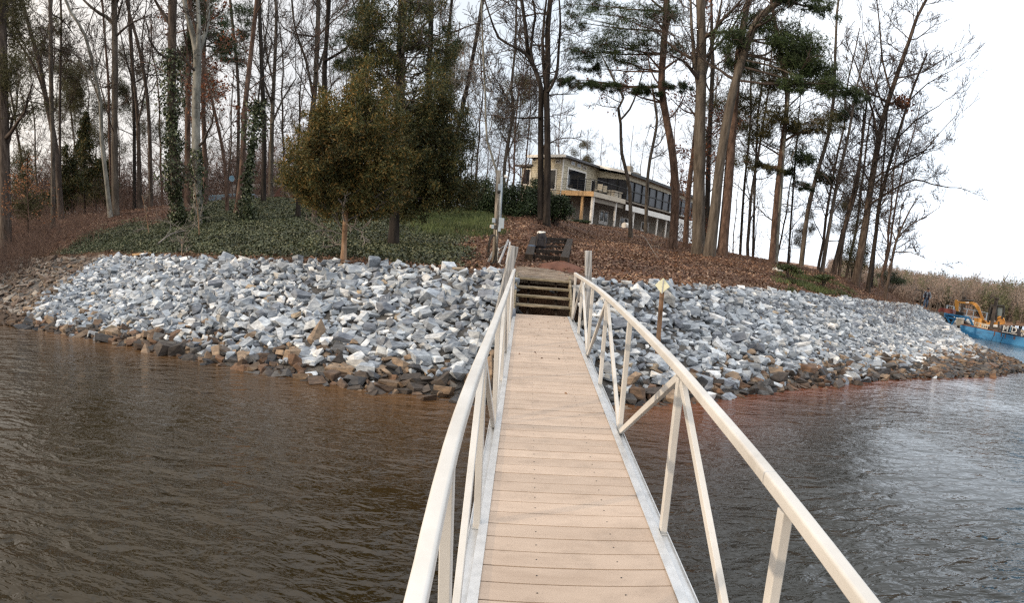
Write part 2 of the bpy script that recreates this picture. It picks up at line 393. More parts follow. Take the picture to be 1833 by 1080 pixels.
def build_ground():
    az = np.concatenate([np.linspace(-1.9, -.9, 50)[:-1], np.linspace(-.9, 1.05, 520), np.linspace(1.05, 1.9, 40)[1:]])
    rr = np.concatenate([np.linspace(5.5, 30, 170), np.linspace(30.3, 62, 90), np.linspace(64, 180, 34)])
    Aa, Rr = np.meshgrid(az, rr, indexing='ij'); X = Rr*np.sin(Aa); Y = Rr*np.cos(Aa); Z = height(X, Y)
    ivy, grs, dry, px, rc, r = cover(X, Y)
    red = np.array((.085, .045, .030)); iv = np.array((.022, .034, .016)); gr = np.array((.045, .055, .024)); dr = np.array((.10, .062, .038))
    c = red[None, None]*np.ones(X.shape+(1,))
    c = c*(1-.6*dry[..., None])+dr*.6*dry[..., None]
    c = c*(1-ivy[..., None])+iv*ivy[..., None]; c = c*(1-grs[..., None])+gr*grs[..., None]
    rocky = (1-smooth01((r-rc+.1)/.3))[..., None]; c = c*(1-rocky)+np.array((.075, .072, .07))*rocky
    n, m = X.shape; idx = np.arange(n*m).reshape(n, m)
    Fc = np.stack([idx[:-1, :-1], idx[:-1, 1:], idx[1:, 1:], idx[1:, :-1]], -1).reshape(-1, 4)[:, ::-1]
    m_ = material('ground_soil', [(.6, .6, .6), (1, 1, 1), (1.5, 1.45, 1.35)], .95, 2.2, bump=1., bscale=16, attr=True, bdist=.06)
    me = mesh_np('ground', np.stack([X, Y, Z], -1).reshape(-1, 3), Fc, 4, m_, True, colors=c.reshape(-1, 3))
    tag(link('ground', me), 'wooded bank of leaf litter and ivy sloping up from the riprap', 'ground', kind='structure')
build_ground()

def water_material():
    m = bpy.data.materials.new('lake_water'); m.use_nodes = True; t = m.node_tree; t.nodes.clear(); K = t.links.new
    out = _n(t, 'ShaderNodeOutputMaterial'); bs = _n(t, 'ShaderNodeBsdfPrincipled')
    bs.inputs['Roughness'].default_value = .03; bs.inputs['IOR'].default_value = 1.33; bs.inputs['Specular IOR Level'].default_value = .5
    at_ = _n(t, 'ShaderNodeVertexColor', layer_name='col'); K(at_.outputs[0], bs.inputs['Base Color'])
    tc = _n(t, 'ShaderNodeTexCoord')
    prev = None
    pn = _n(t, 'ShaderNodeTexNoise'); pn.inputs['Scale'].default_value = .22; pn.inputs['Detail'].default_value = 3; K(tc.outputs['Object'], pn.inputs['Vector'])
    pm = _n(t, 'ShaderNodeMapRange'); pm.inputs['From Min'].default_value = .38; pm.inputs['From Max'].default_value = .62; pm.inputs['To Min'].default_value = .25; pm.inputs['To Max'].default_value = 1.0
    K(pn.outputs[0], pm.inputs[0])
    for sc_, st, dist, stretch, rot in ((.8, 1., .14, (1, 2.2, 1), .5), (2.3, 1., .10, (1, 2.0, 1), -.25), (5.5, 1., .036, (1, 1.6, 1), .2), (13, 1., .007, (1, 1.4, 1), .9)):
        mp = _n(t, 'ShaderNodeMapping'); mp.inputs['Scale'].default_value = stretch; mp.inputs['Rotation'].default_value = (0, 0, rot)
        K(tc.outputs['Object'], mp.inputs[0])
        nz = _n(t, 'ShaderNodeTexNoise'); nz.inputs['Scale'].default_value = sc_; nz.inputs['Detail'].default_value = 3; nz.inputs['Distortion'].default_value = .6
        K(mp.outputs[0], nz.inputs['Vector'])
        bp = _n(t, 'ShaderNodeBump'); bp.inputs['Strength'].default_value = st; bp.inputs['Distance'].default_value = dist
        K(pm.outputs[0], bp.inputs['Strength']); K(nz.outputs[0], bp.inputs['Height'])
        if prev: K(prev.outputs[0], bp.inputs['Normal'])
        prev = bp
    K(prev.outputs[0], bs.inputs['Normal']); K(bs.outputs[0], out.inputs[0])
    return m

def build_water():
    az = np.linspace(-math.pi, math.pi, 361); rr = np.concatenate([[0.01], np.linspace(1, 45, 120), np.geomspace(50, 4000, 20)])
    Aa, Rr = np.meshgrid(az, rr, indexing='ij'); X = Rr*np.sin(Aa); Y = Rr*np.cos(Aa); Z = X*0
    rw = np.interp(Aa, CA[:, 0], CA[:, 1])
    d = np.clip(rw-Rr+vnoise(X, Y, 2.5)*.9, 0, 99)
    silt = (np.exp(-d/1.7)*(np.abs(Aa) < 1.2)*smooth01((rw+2.5-Rr)/2)*(1-.8*smooth01((Aa-az_of(1770))/.08)))[..., None]
    right = smooth01((Aa-.1)/.25)[..., None]
    deep = np.array((.019, .0135, .005))*(1-right)+np.array((.018, .018, .014))*right; s = np.array((.105, .058, .028))*(1-right)+np.array((.17, .055, .025))*right
    c = deep*(1-silt)+s*silt
    n, m = X.shape; idx = np.arange(n*m).reshape(n, m)
    Fc = np.stack([idx[:-1, :-1], idx[:-1, 1:], idx[1:, 1:], idx[1:, :-1]], -1).reshape(-1, 4)[:, ::-1]
    me = mesh_np('water', np.stack([X, Y, Z], -1).reshape(-1, 3), Fc, 4, water_material(), True, colors=c.reshape(-1, 3))
    tag(link('water', me), 'murky brown lake water with small ripples', 'water', kind='structure')
build_water()

# ------------------------------------------------------------------ riprap
def hull_variants(n, pts, seed, bev=0):
    out = []; rr = random.Random(seed)
    for _ in range(n):
        bm = bmesh.new()
        fx, fy, fz = rr.uniform(.95, 1.4), rr.uniform(.5, .95), rr.uniform(.28, .62)
        J = .30
        for sx in (-1, 1):
            for sy in (-1, 1):
                for sz in (-1, 1):
                    c = 1-rr.random()**2*.55
                    bm.verts.new(((sx+rr.uniform(-J, J))*fx*.72*c, (sy+rr.uniform(-J, J))*fy*.72*c, (sz+rr.uniform(-J, J))*fz*.72))
        for i in range(pts):
            a = rr.uniform(0, 6.28); bm.verts.new((math.cos(a)*fx*rr.uniform(.75, 1.05), math.sin(a)*fy*rr.uniform(.75, 1.05), rr.uniform(-.6, .6)*fz))
        res = bmesh.ops.convex_hull(bm, input=bm.verts)
        bmesh.ops.delete(bm, geom=[g for g in res['geom_interior'] if isinstance(g, bmesh.types.BMVert)], context='VERTS')
        bmesh.ops.dissolve_limit(bm, angle_limit=.22, verts=bm.verts, edges=bm.edges)
        if bev: bmesh.ops.bevel(bm, geom=bm.edges[:], offset=bev, segments=1, profile=.6, affect='EDGES')
        bmesh.ops.triangulate(bm, faces=bm.faces)
        bm.verts.index_update()
        out.append((np.array([v.co[:] for v in bm.verts]), np.array([[v.index for v in f.verts] for f in bm.faces])))
        bm.free()
    return out

def rotm(rng, tilt=.5):
    a = rng.uniform(0, 2*math.pi); b = rng.gauss(0, tilt); c = rng.gauss(0, tilt*.7)
    ca, sa, cb, sb, cc, sc_ = math.cos(a), math.sin(a), math.cos(b), math.sin(b), math.cos(c), math.sin(c)
    return np.array([[ca, -sa, 0], [sa, ca, 0], [0, 0, 1]])@np.array([[1, 0, 0], [0, cb, -sb], [0, sb, cb]])@np.array([[cc, 0, sc_], [0, 1, 0], [-sc_, 0, cc]])

def build_rocks():
    rng = random.Random(5)
    coarse = hull_variants(70, 2, 1); fine = hull_variants(70, 3, 2, .02)
    rocks = []
    sp = .165
    def rock_col(px, hgt_, t):
        newbank = 20+165*t
        z = hgt_+rng.gauss(0, .09)+.13*float(vnoise(px/60, t*3, .5))
        old = px < newbank+rng.gauss(0, 8)
        if px > 1690: z -= (px-1690)/150*.35
        if old:
            base = rng.choice([(.13, .095, .075), (.20, .165, .14), (.16, .12, .09), (.24, .215, .19)]) if t > .12 else (.11, .08, .06)
            return base, 'old'
        if z < .17:
            base = rng.choice([(.055, .048, .044), (.10, .072, .055), (.135, .085, .058), (.075, .064, .058), (.05, .052, .058), (.17, .125, .09), (.09, .09, .092)])
            return base, 'wet'
        if z < .30 and rng.random() < .4: return (.24, .18, .13), 'wet'
        u = rng.random()
        if u < .34: base = (.30, .34, .39)
        elif u < .56: base = (.235, .265, .305)
        elif u < .76: base = (.45, .49, .535)
        elif u < .86: base = (.58, .60, .62)
        elif u < .88: base = (.36, .36, .35)
        elif u < .992: base = (.16, .18, .215)
        else: base = (.33, .27, .2)
        return base, 'grey'
    a = -1.05; nrow = 0
    AZ0, AZ1 = az_of(-60), az_of(1880)
    for layer in (0, 1):
        r = 7.5
        while r < 46:
            step = sp/r*1.0
            for az in np.arange(AZ0+rng.random()*step, AZ1, step):
                rw, rc = np.interp(az, CA[:, 0], CA[:, 1]), np.interp(az, CA[:, 0], CA[:, 2])
                if r < rw-.45 or r > rc+.25: continue
                aa = az+rng.uniform(-.45, .45)*step; r2 = r+rng.uniform(-.45, .45)*sp
                x, y = r2*math.sin(aa), r2*math.cos(aa)
                px = float(np.interp(aa, AZT, PXT)); t = (r2-rw)/(rc-rw)
                if px < 20+165*t-15 and rng.random() < (.55 if t > .25 else .1): continue
                z = hgt(x, y)
                s = rng.choice((.065, .08, .095, .11, .13, .16))*rng.uniform(.85, 1.15)
                if layer == 1:
                    if rng.random() < .35: continue
                    s *= rng.choice((.8, 1, 1.1, 1.45)); z += .055
                    if rng.random() < .02: s *= 1.3
                if r2 > rc-.1: s *= .8
                if z < .25: s *= 1.18
                if z < -.35: continue
                if -.34 < x < 1.05 and 10.6 < y < 12.6 and rng.random() < .5: continue
                c, zone = rock_col(px, z, t)
                k = rng.uniform(.82, 1.18); c = (c[0]*k, c[1]*k, c[2]*k)
                rocks.append((s/math.hypot(r2, ZC-z), x, y, z, s, c, zone, px, t))
            r += sp*.98
    rocks.sort(key=lambda q: -q[0]*(.75 if abs(q[1]-.33) < .6 else 1))
    cnt = {}
    NM = {'grey': 'light grey angular riprap rock', 'wet': 'brown stained rock at the waterline', 'old': 'dull brown rock of the older bank'}
    for q in rocks[:300]:
        _, x, y, z, s, c, zone, px, t = q
        V, Fc = fine[rng.randrange(len(fine))]
        V = (V*s)@rotm(rng).T
        cc = np.array(c)[None]*np.ones((len(V), 1))
        me = mesh_np('riprap_rock', V, Fc, 3, M['rock'], colors=cc)
        o = link('riprap_rock', me); o.location = (x, y, z+.02)
        side = 'left of the gangway' if x < .2 else 'right of the gangway'
        lum = sum(c)/3
        tone = ('bright white-grey' if lum > .44 else 'mid blue-grey' if lum > .30 else 'dark slate-grey') if zone == 'grey' else ('dark brown-stained' if zone == 'wet' else 'dull brown')
        where = 'along the waterline' if zone == 'wet' or z < .4 else ('on the lower slope' if z < .9 else 'on the upper slope')
        tag(o, '%s angular rock %s of the riprap %s' % (tone, where, side), 'rock', 'riprap rocks along the shore')
    for zone, nm, lab in (('grey', 'riprap_rubble', 'thousands of grey angular riprap stones covering the bank'),
                          ('wet', 'waterline_rubble', 'brown stained stones packed along the waterline'),
                          ('old', 'old_bank_rubble', 'dull brown stones of the older bank at the far left')):
        VV = []; FF = []; CC = []; k = 0
        for q in rocks[300:]:
            if q[6] != zone: continue
            _, x, y, z, s, c, _z, px, t = q
            V, Fc = coarse[rng.randrange(len(coarse))]
            VV.append((V*s)@rotm(rng).T+np.array((x, y, z))); FF.append(Fc+k); k += len(V)
            CC.append(np.array(c)[None]*np.ones((len(V), 1)))
        me = mesh_np(nm, np.concatenate(VV), np.concatenate(FF), 3, M['rock'], colors=np.concatenate(CC))
        tag(link(nm, me), lab, 'rubble', kind='stuff')
    print('rocks', len(rocks))
build_rocks()

# ------------------------------------------------------------------ leaves and other scatter
def quads(centers, size, aspect=1.6, flat=0., up=None):
    """one leaf-shaped quad (a kite) per centre; flat 0 random .. 1 horizontal"""
    n = len(centers); size = np.broadcast_to(size, (n,))
    nn = RN.normal(size=(n, 3)); nn[:, 2] = nn[:, 2]*(1-flat)+flat*2.2*np.abs(nn[:, 2]+.3)+flat
    nn /= np.linalg.norm(nn, axis=1, keepdims=True)
    t = RN.normal(size=(n, 3)); t -= nn*(t*nn).sum(1, keepdims=True); t /= np.linalg.norm(t, axis=1, keepdims=True)+1e-9
    b = np.cross(nn, t); s = size[:, None]
    V = np.stack([centers-t*s*.5*aspect, centers-b*s*.5+nn*s*.12, centers+t*s*.5*aspect, centers+b*s*.5+nn*s*.12], 1)
    return V.reshape(-1, 3)
def quad_faces(n): return np.arange(n*4).reshape(n, 4)

def needles(centers, n_per, ln, wd, up=.35):
    """tufts: each a spray of thin triangles"""
    n = len(centers); C_ = np.repeat(centers, n_per, 0); m = len(C_)
    d = RN.normal(size=(m, 3)); d[:, 2] += up; d /= np.linalg.norm(d, axis=1, keepdims=True)
    s = np.cross(d, RN.normal(size=(m, 3))); s /= np.linalg.norm(s, axis=1, keepdims=True)+1e-9
    L_ = ln*RN.uniform(.6, 1.2, size=(m, 1))
    V = np.stack([C_-s*wd/2, C_+s*wd/2, C_+d*L_], 1).reshape(-1, 3)
    return V
def tri_faces(n): return np.arange(n*3).reshape(n, 3)

def scatter_polar(n, az0, az1, r0, r1, wfun):
    out = []; have = 0
    while have < n:
        m = n*2; a = RN.uniform(az0, az1, m); r = np.sqrt(RN.uniform(r0*r0, r1*r1, m))
        x = r*np.sin(a); y = r*np.cos(a); keep = RN.random(m) < wfun(x, y)
        P = np.stack([x[keep], y[keep], height(x[keep], y[keep])], -1); out.append(P); have += len(P)
    return np.concatenate(out)[:n]

def far_keep(x, y): return np.clip(18/np.hypot(x, y), .25, 1)
def w_ivy(x, y):
    ivy, grs, dry, px, rc, r = cover(x, y); return ivy*(1-grs*.8)*far_keep(x, y)
def w_litter(x, y):
    ivy, grs, dry, px, rc, r = cover(x, y); return (r > rc+.15)*(1-.93*((x > -.35)*(x < 1.15)*(y > 12)*(y < 13.9)))*(1-ivy)*(1-grs*.7)*far_keep(x, y)
def w_grass(x, y):
    ivy, grs, dry, px, rc, r = cover(x, y)
    e = vnoise(x, y, .9)
    tuft = smooth01((px-1380)/30)*smooth01((1545-px)/30)*smooth01((r-rc-.3)/1)*(e > .15)*smooth01((34-r)/4)
    return np.clip(grs+tuft*.8, 0, 1)

P = scatter_polar(140000, az_of(-40), az_of(940), 12.5, 46, w_ivy); P[:, 2] += RN.uniform(.01, .09, len(P))
tag(link('ivy_ground_cover', mesh_np('ivy_ground_cover', quads(P, RN.uniform(.035, .075, len(P)), 1.2, .55), quad_faces(len(P)), 4, M['ivy'])),
    'dense green ivy covering the bank under the trees', 'ivy', kind='stuff')
P = scatter_polar(115000, az_of(-60), az_of(1690), 11, 62, w_litter); P[:, 2] += RN.uniform(.0, .06, len(P))
tag(link('fallen_leaves', mesh_np('fallen_leaves', quads(P, RN.uniform(.03, .075, len(P)), 1.5, .65), quad_faces(len(P)), 4, M['litter'])),
    'reddish brown fallen leaves strewn over the slope', 'leaves', kind='stuff')
P = scatter_polar(9000, az_of(680), az_of(1600), 12, 40, w_grass)
V = needles(P, 3, .22, .03, 2.)
tag(link('grass', mesh_np('grass', V, tri_faces(len(V)//3), 3, M['grass'])), 'short green grass behind the ivy and along the crest', 'grass', kind='stuff')

# ------------------------------------------------------------------ trees
def grow(mb, p, d, ln, r, level, rng, nb=5, spread=.95, up=.12, rmin=.009, tips=None, sides=None, wob=.19):
    n = 5 if level > 0 else 4
    pts = [p]; rad = [r]; x, y, z = p; dx, dy, dz = d; st = ln/n
    for i in range(n):
        dx += rng.gauss(0, wob); dy += rng.gauss(0, wob); dz += rng.gauss(0, wob)+up*.22
        l = math.sqrt(dx*dx+dy*dy+dz*dz); dx /= l; dy /= l; dz /= l
        x += dx*st; y += dy*st; z += dz*st
        pts.append((x, y, z)); rad.append(max(rmin, r*(1-.72*(i+1)/n)))
    mb.tube(pts, rad, sides or (5 if r > .05 else 3))
    if tips is not None and level <= 1: tips.append(pts[-1]); tips.append(pts[-2])
    if level <= 0: return
    k = nb if level > 1 else nb+1
    for i in range(k):
        t = (.22+.76*(i+rng.random()*.7)/k)*n; j = min(n-1, int(t)); f = t-j
        a, b = pts[j], pts[j+1]; q = (a[0]+(b[0]-a[0])*f, a[1]+(b[1]-a[1])*f, a[2]+(b[2]-a[2])*f)
        vx, vy, vz = rng.gauss(0, 1), rng.gauss(0, 1), rng.gauss(0, 1)
        l = math.sqrt(vx*vx+vy*vy+vz*vz)+1e-6; s = spread*rng.uniform(.7, 1.3)
        bx, by, bz = b[0]-a[0], b[1]-a[1], b[2]-a[2]; lb = math.sqrt(bx*bx+by*by+bz*bz)+1e-6
        nd = (bx/lb+vx/l*s, by/lb+vy/l*s, bz/lb+vz/l*s+.15)
        l = math.sqrt(nd[0]**2+nd[1]**2+nd[2]**2); nd = (nd[0]/l, nd[1]/l, nd[2]/l)
        grow(mb, q, nd, ln*rng.uniform(.38, .62)*(1-.25*t/n), max(rmin, rad[j]*.52), level-1, rng, nb, spread, up, rmin, tips, None, wob)

def resample(pts, step):
    out = [np.array(pts[0])]
    P_ = [np.array(p) for p in pts]
    # Catmull-Rom through the points
    for i in range(len(P_)-1):
        p0 = P_[max(0, i-1)]; p1 = P_[i]; p2 = P_[i+1]; p3 = P_[min(len(P_)-1, i+2)]
        k = max(2, int(np.linalg.norm(p2-p1)/step))
        for j in range(1, k+1):
            t = j/k
            out.append(.5*((2*p1)+(-p0+p2)*t+(2*p0-5*p1+4*p2-p3)*t*t+(-p0+3*p1-3*p2+p3)*t**3))
    return out

TREES = []
def tree(kind, label, pts, w0, w1, D=None, mat='bark_brown', limbs=(), H=19, nb=13, b0=.3, blen=.27, blobs=(), fol='pine', tw=None,
         ivy=None, group=None, lvl=2, seed=None, tuft=None, flare=1.3, leafy=None, cat='tree', ext=True, bup=.18, needle=(.19, .022)):
    rng = random.Random(seed if seed is not None else int(pts[0][0]*7+pts[0][1]))
    if pts[0][0] > 1230 and not blobs: nb = int(nb*1.7); blen *= 1.1
    if D is None:
        g = ground_hit(*pts[0])
        if g is None: D = 38.
        else: D = math.hypot(g[0], g[1])
    base = at(pts[0][0], pts[0][1], D); base[2] = hgt(base[0], base[1])
    n_ = base[:2]/np.linalg.norm(base[:2])
    def place(px, py, dd=0.):
        d = ray(px, py); k = (D+dd)/(d[:2]@n_); return CAM+d*k
    m_per_px = D/F
    P_ = [base-np.array((0, 0, .25))]+[place(x, y) for x, y in pts[1:]]
    for i in range(1, len(P_)): P_[i] = P_[i]+np.array([n_[0], n_[1], 0])*rng.gauss(0, .12)
    path = resample(P_, .7)
    top = path[-1]
    r0, r1 = w0*m_per_px/2, w1*m_per_px/2
    tot = sum(np.linalg.norm(path[i+1]-path[i]) for i in range(len(path)-1)) or 1
    rad = []; acc = 0
    for i, p in enumerate(path):
        if i: acc += np.linalg.norm(p-path[i-1])
        f = acc/tot; rad.append((r0+(r1-r0)*f)*(1+(flare-1)*math.exp(-acc/.45))*(1+rng.gauss(0, .025)))
    # carry the trunk on above the picture
    Htop = base[2]+H
    if ext and top[2] < Htop:
        d = (path[-1]-path[-3]); d /= np.linalg.norm(d); rem = Htop-top[2]; q = path[-1].copy(); k = max(2, int(rem/1.2))
        for i in range(k):
            d = d+np.array([rng.gauss(0, .06), rng.gauss(0, .06), .12]); d /= np.linalg.norm(d); q = q+d*rem/k
            path.append(q.copy()); rad.append(max(.012, r1*(1-(i+1)/k)+.01))
    root = empty(kind, base, label, cat, group)
    tk = MB(base); tk.tube([tuple(p) for p in path], rad, 10 if w0 > 8 else 7)
    cr = MB(base); tips = []
    lp = []
    for l_ in limbs:
        wl = l_[0]; pp = [place(x, y, rng.gauss(0, .15)) for x, y in l_[1:]]; pth = resample(pp, .6)
        rl = [wl*m_per_px/2*(1-.55*i/(len(pth)-1)) for i in range(len(pth))]
        tk.tube([tuple(p) for p in pth], rl, 7); lp.append((pth, rl))
        if ext and not blobs:
            d = pth[-1]-pth[-3]; d /= np.linalg.norm(d)
            rem = max(2.0, min(7, (Htop-pth[-1][2])*.75)) if pth[-1][2] > base[2]+7 else 2.2
            grow(cr, tuple(pth[-1]), tuple(d), rem, rl[-1], 2, rng, 6, .7, .3, tips=tips)
    # branches
    for pth, rl, cnt, st in [(path, rad, nb, b0)]+[(a, b, max(3, nb//2), .2) for a, b in lp]:
        n = len(pth)
        for i in range(cnt):
            f = st+(1-st)*(i+rng.random())/cnt; j = min(n-2, int(f*(n-1))); q = pth[j]
            a = rng.uniform(0, 2*math.pi); el = rng.uniform(.15, .9)
            d = (math.cos(a)*math.cos(el), math.sin(a)*math.cos(el), math.sin(el))
            ln = blen*H*rng.uniform(.5, 1.1)*(1.15-.65*f) if pth is path else blen*H*.5*rng.uniform(.5, 1)
            grow(cr, tuple(q), d, ln, max(.014, rl[j]*rng.uniform(.24, .46)), lvl, rng, 6 if not blobs else 4, .8, bup, tips=tips)
    tk.build('trunk', M[mat], root)
    tm = M[tw or ('twig_pale' if mat == 'bark_pale' else 'twig_red' if mat == 'bark_red' else 'twig')]
    if blobs:
        C_ = []
        for b in blobs:
            bx, by, rx, ry, dens = b
            dd = rng.gauss(0, rx*m_per_px*.35); c = place(bx, by, dd)
            j = min(range(len(path)), key=lambda i: abs(path[i][2]-(c[2]-.5*ry*m_per_px))+.15*np.linalg.norm(path[i]-c))
            q = path[j]; mid = (q+c)/2+np.array([0, 0, -.1])
            cr.tube([tuple(q), tuple(mid), tuple(c)], [max(.02, rad[j]*.3), max(.015, rad[j]*.2), .012], 5)
            R3 = np.array([rx, rx*.8, ry])*m_per_px
            ncl = max(4, int(dens*(15 if fol.startswith('pine') else 8)))
            for k in range(ncl):
                v = np.array([rng.gauss(0, 1), rng.gauss(0, 1), rng.gauss(0, 1)]); v /= np.linalg.norm(v); v *= rng.random()**.45*(1.3 if rng.random() < .2 else 1)
                cc = c+v*R3
                s_ = .5*(q+c) if rng.random() < .3 else c
                cr.tube([tuple(s_), tuple((s_+cc)/2+np.array([0, 0, rng.uniform(-.1, .15)])), tuple(cc)], [.02, .014, .008], 3)
                sg = min(R3.min()*.38, .55) if tuft is None else tuft
                m_ = 36 if fol.startswith('pine') else 340
                if fol.startswith('cedar'):
                    dv = (cc-c)/(np.linalg.norm(cc-c)+1e-6)+np.array([rng.gauss(0, .4), rng.gauss(0, .4), .55]); dv /= np.linalg.norm(dv)
                    tt = RN.random((m_, 1)); C_.append(cc+dv*(tt-.3)*sg*3.2+RN.normal(size=(m_, 3))*sg*(.75-.5*tt))
                else: C_.append(cc+RN.normal(size=(m_, 3))*np.array([sg, sg, sg*.55]))
        C_ = np.concatenate(C_)
        cr.build('crown', tm, root)
        if fol.startswith('pine'):
            V = needles(C_, 7, needle[0], needle[1]); me = mesh_np('foliage', V-base, tri_faces(len(V)//3), 3, M[fol])
        else:
            V = quads(C_, RN.uniform(.012, .032, len(C_))*(1 if D < 30 else 2.4), 3.2, 0); me = mesh_np('foliage', V-base, quad_faces(len(C_)), 4, M[fol])
        link('foliage', me, root)
    else:
        cr.build('crown', tm, root)
        if leafy:
            T_ = np.array(tips); T_ = T_[RN.random(len(T_)) < leafy[1]]
            C_ = np.repeat(T_, 5, 0)+RN.normal(size=(len(T_)*5, 3))*.14
            V = quads(C_, RN.uniform(.05, .11, len(C_)), 1.7, 0)
            link('leaves', mesh_np('leaves', V-base, quad_faces(len(C_)), 4, M[leafy[0]]), root)
    if ivy:
        z1, wide, cnt = ivy; C_ = []
        zz = place(pts[0][0], z1)[2]
        cand = [(p, r) for p, r in zip(path, rad) if p[2] < zz]
        for _ in range(cnt):
            i = int((len(cand)-1)*rng.random()**1.5); p, r = cand[i]; p2 = cand[i+1][0]; p = p+(p2-p)*rng.random()
            f = (p[2]-base[2])/max(.1, zz-base[2]); lump = 1+.5*math.sin(p[2]*1.9+base[0])+.4*math.sin(p[2]*4.3)
            a = rng.uniform(0, 2*math.pi); R = r+abs(rng.gauss(0, wide*m_per_px*(.5+.8*f)*max(.3, lump)))
            C_.append(p+np.array([math.cos(a)*R, math.sin(a)*R, 0]))
        C_ = np.array(C_); V = quads(C_, RN.uniform(.06, .12, len(C_)), 1.2, 0)
        link('ivy', mesh_np('ivy', V-base, quad_faces(len(C_)), 4, M['ivy_dark']), root)
    TREES.append((root, base, D))
    return root


# ------------------------------------------------------------------ gangway
VF = ray(946, 389); VF = VF/np.linalg.norm(VF)
VW = np.cross(VF, [0, 0, 1]); VW /= np.linalg.norm(VW); VN = np.cross(VW, VF)
_b = math.radians(1.0); VW, VN = VW*math.cos(_b)+VN*math.sin(_b), VN*math.cos(_b)-VW*math.sin(_b)
GO = CAM-1.64*VN
def G(a, s, h=0.): return GO+a*VW+s*VF+h*VN

S0, S1 = -2.6, 11.0
AL, AR = -.14, .775          # inner deck edges
RAILS = {'r': ([(-2.6, .53), (0, .69), (1.18, .815), (1.91, .87), (2.65, .9), (3.38, .922), (4.83, .925), (6.9, .9), (8.8, .84), (10.3, .78), (10.9, .76)], .842),
         'l': ([(-2.6, .55), (0, .70), (1.1, .835), (1.35, .895), (1.75, .965), (2.4, .982), (3.75, .94), (6.4, .855), (8.6, .81), (10.4, .78), (10.9, .765)], -.192)}
def rail_h(side, s):
    t = RAILS[side][0]; return float(np.interp(s, [q[0] for q in t], [q[1] for q in t]))

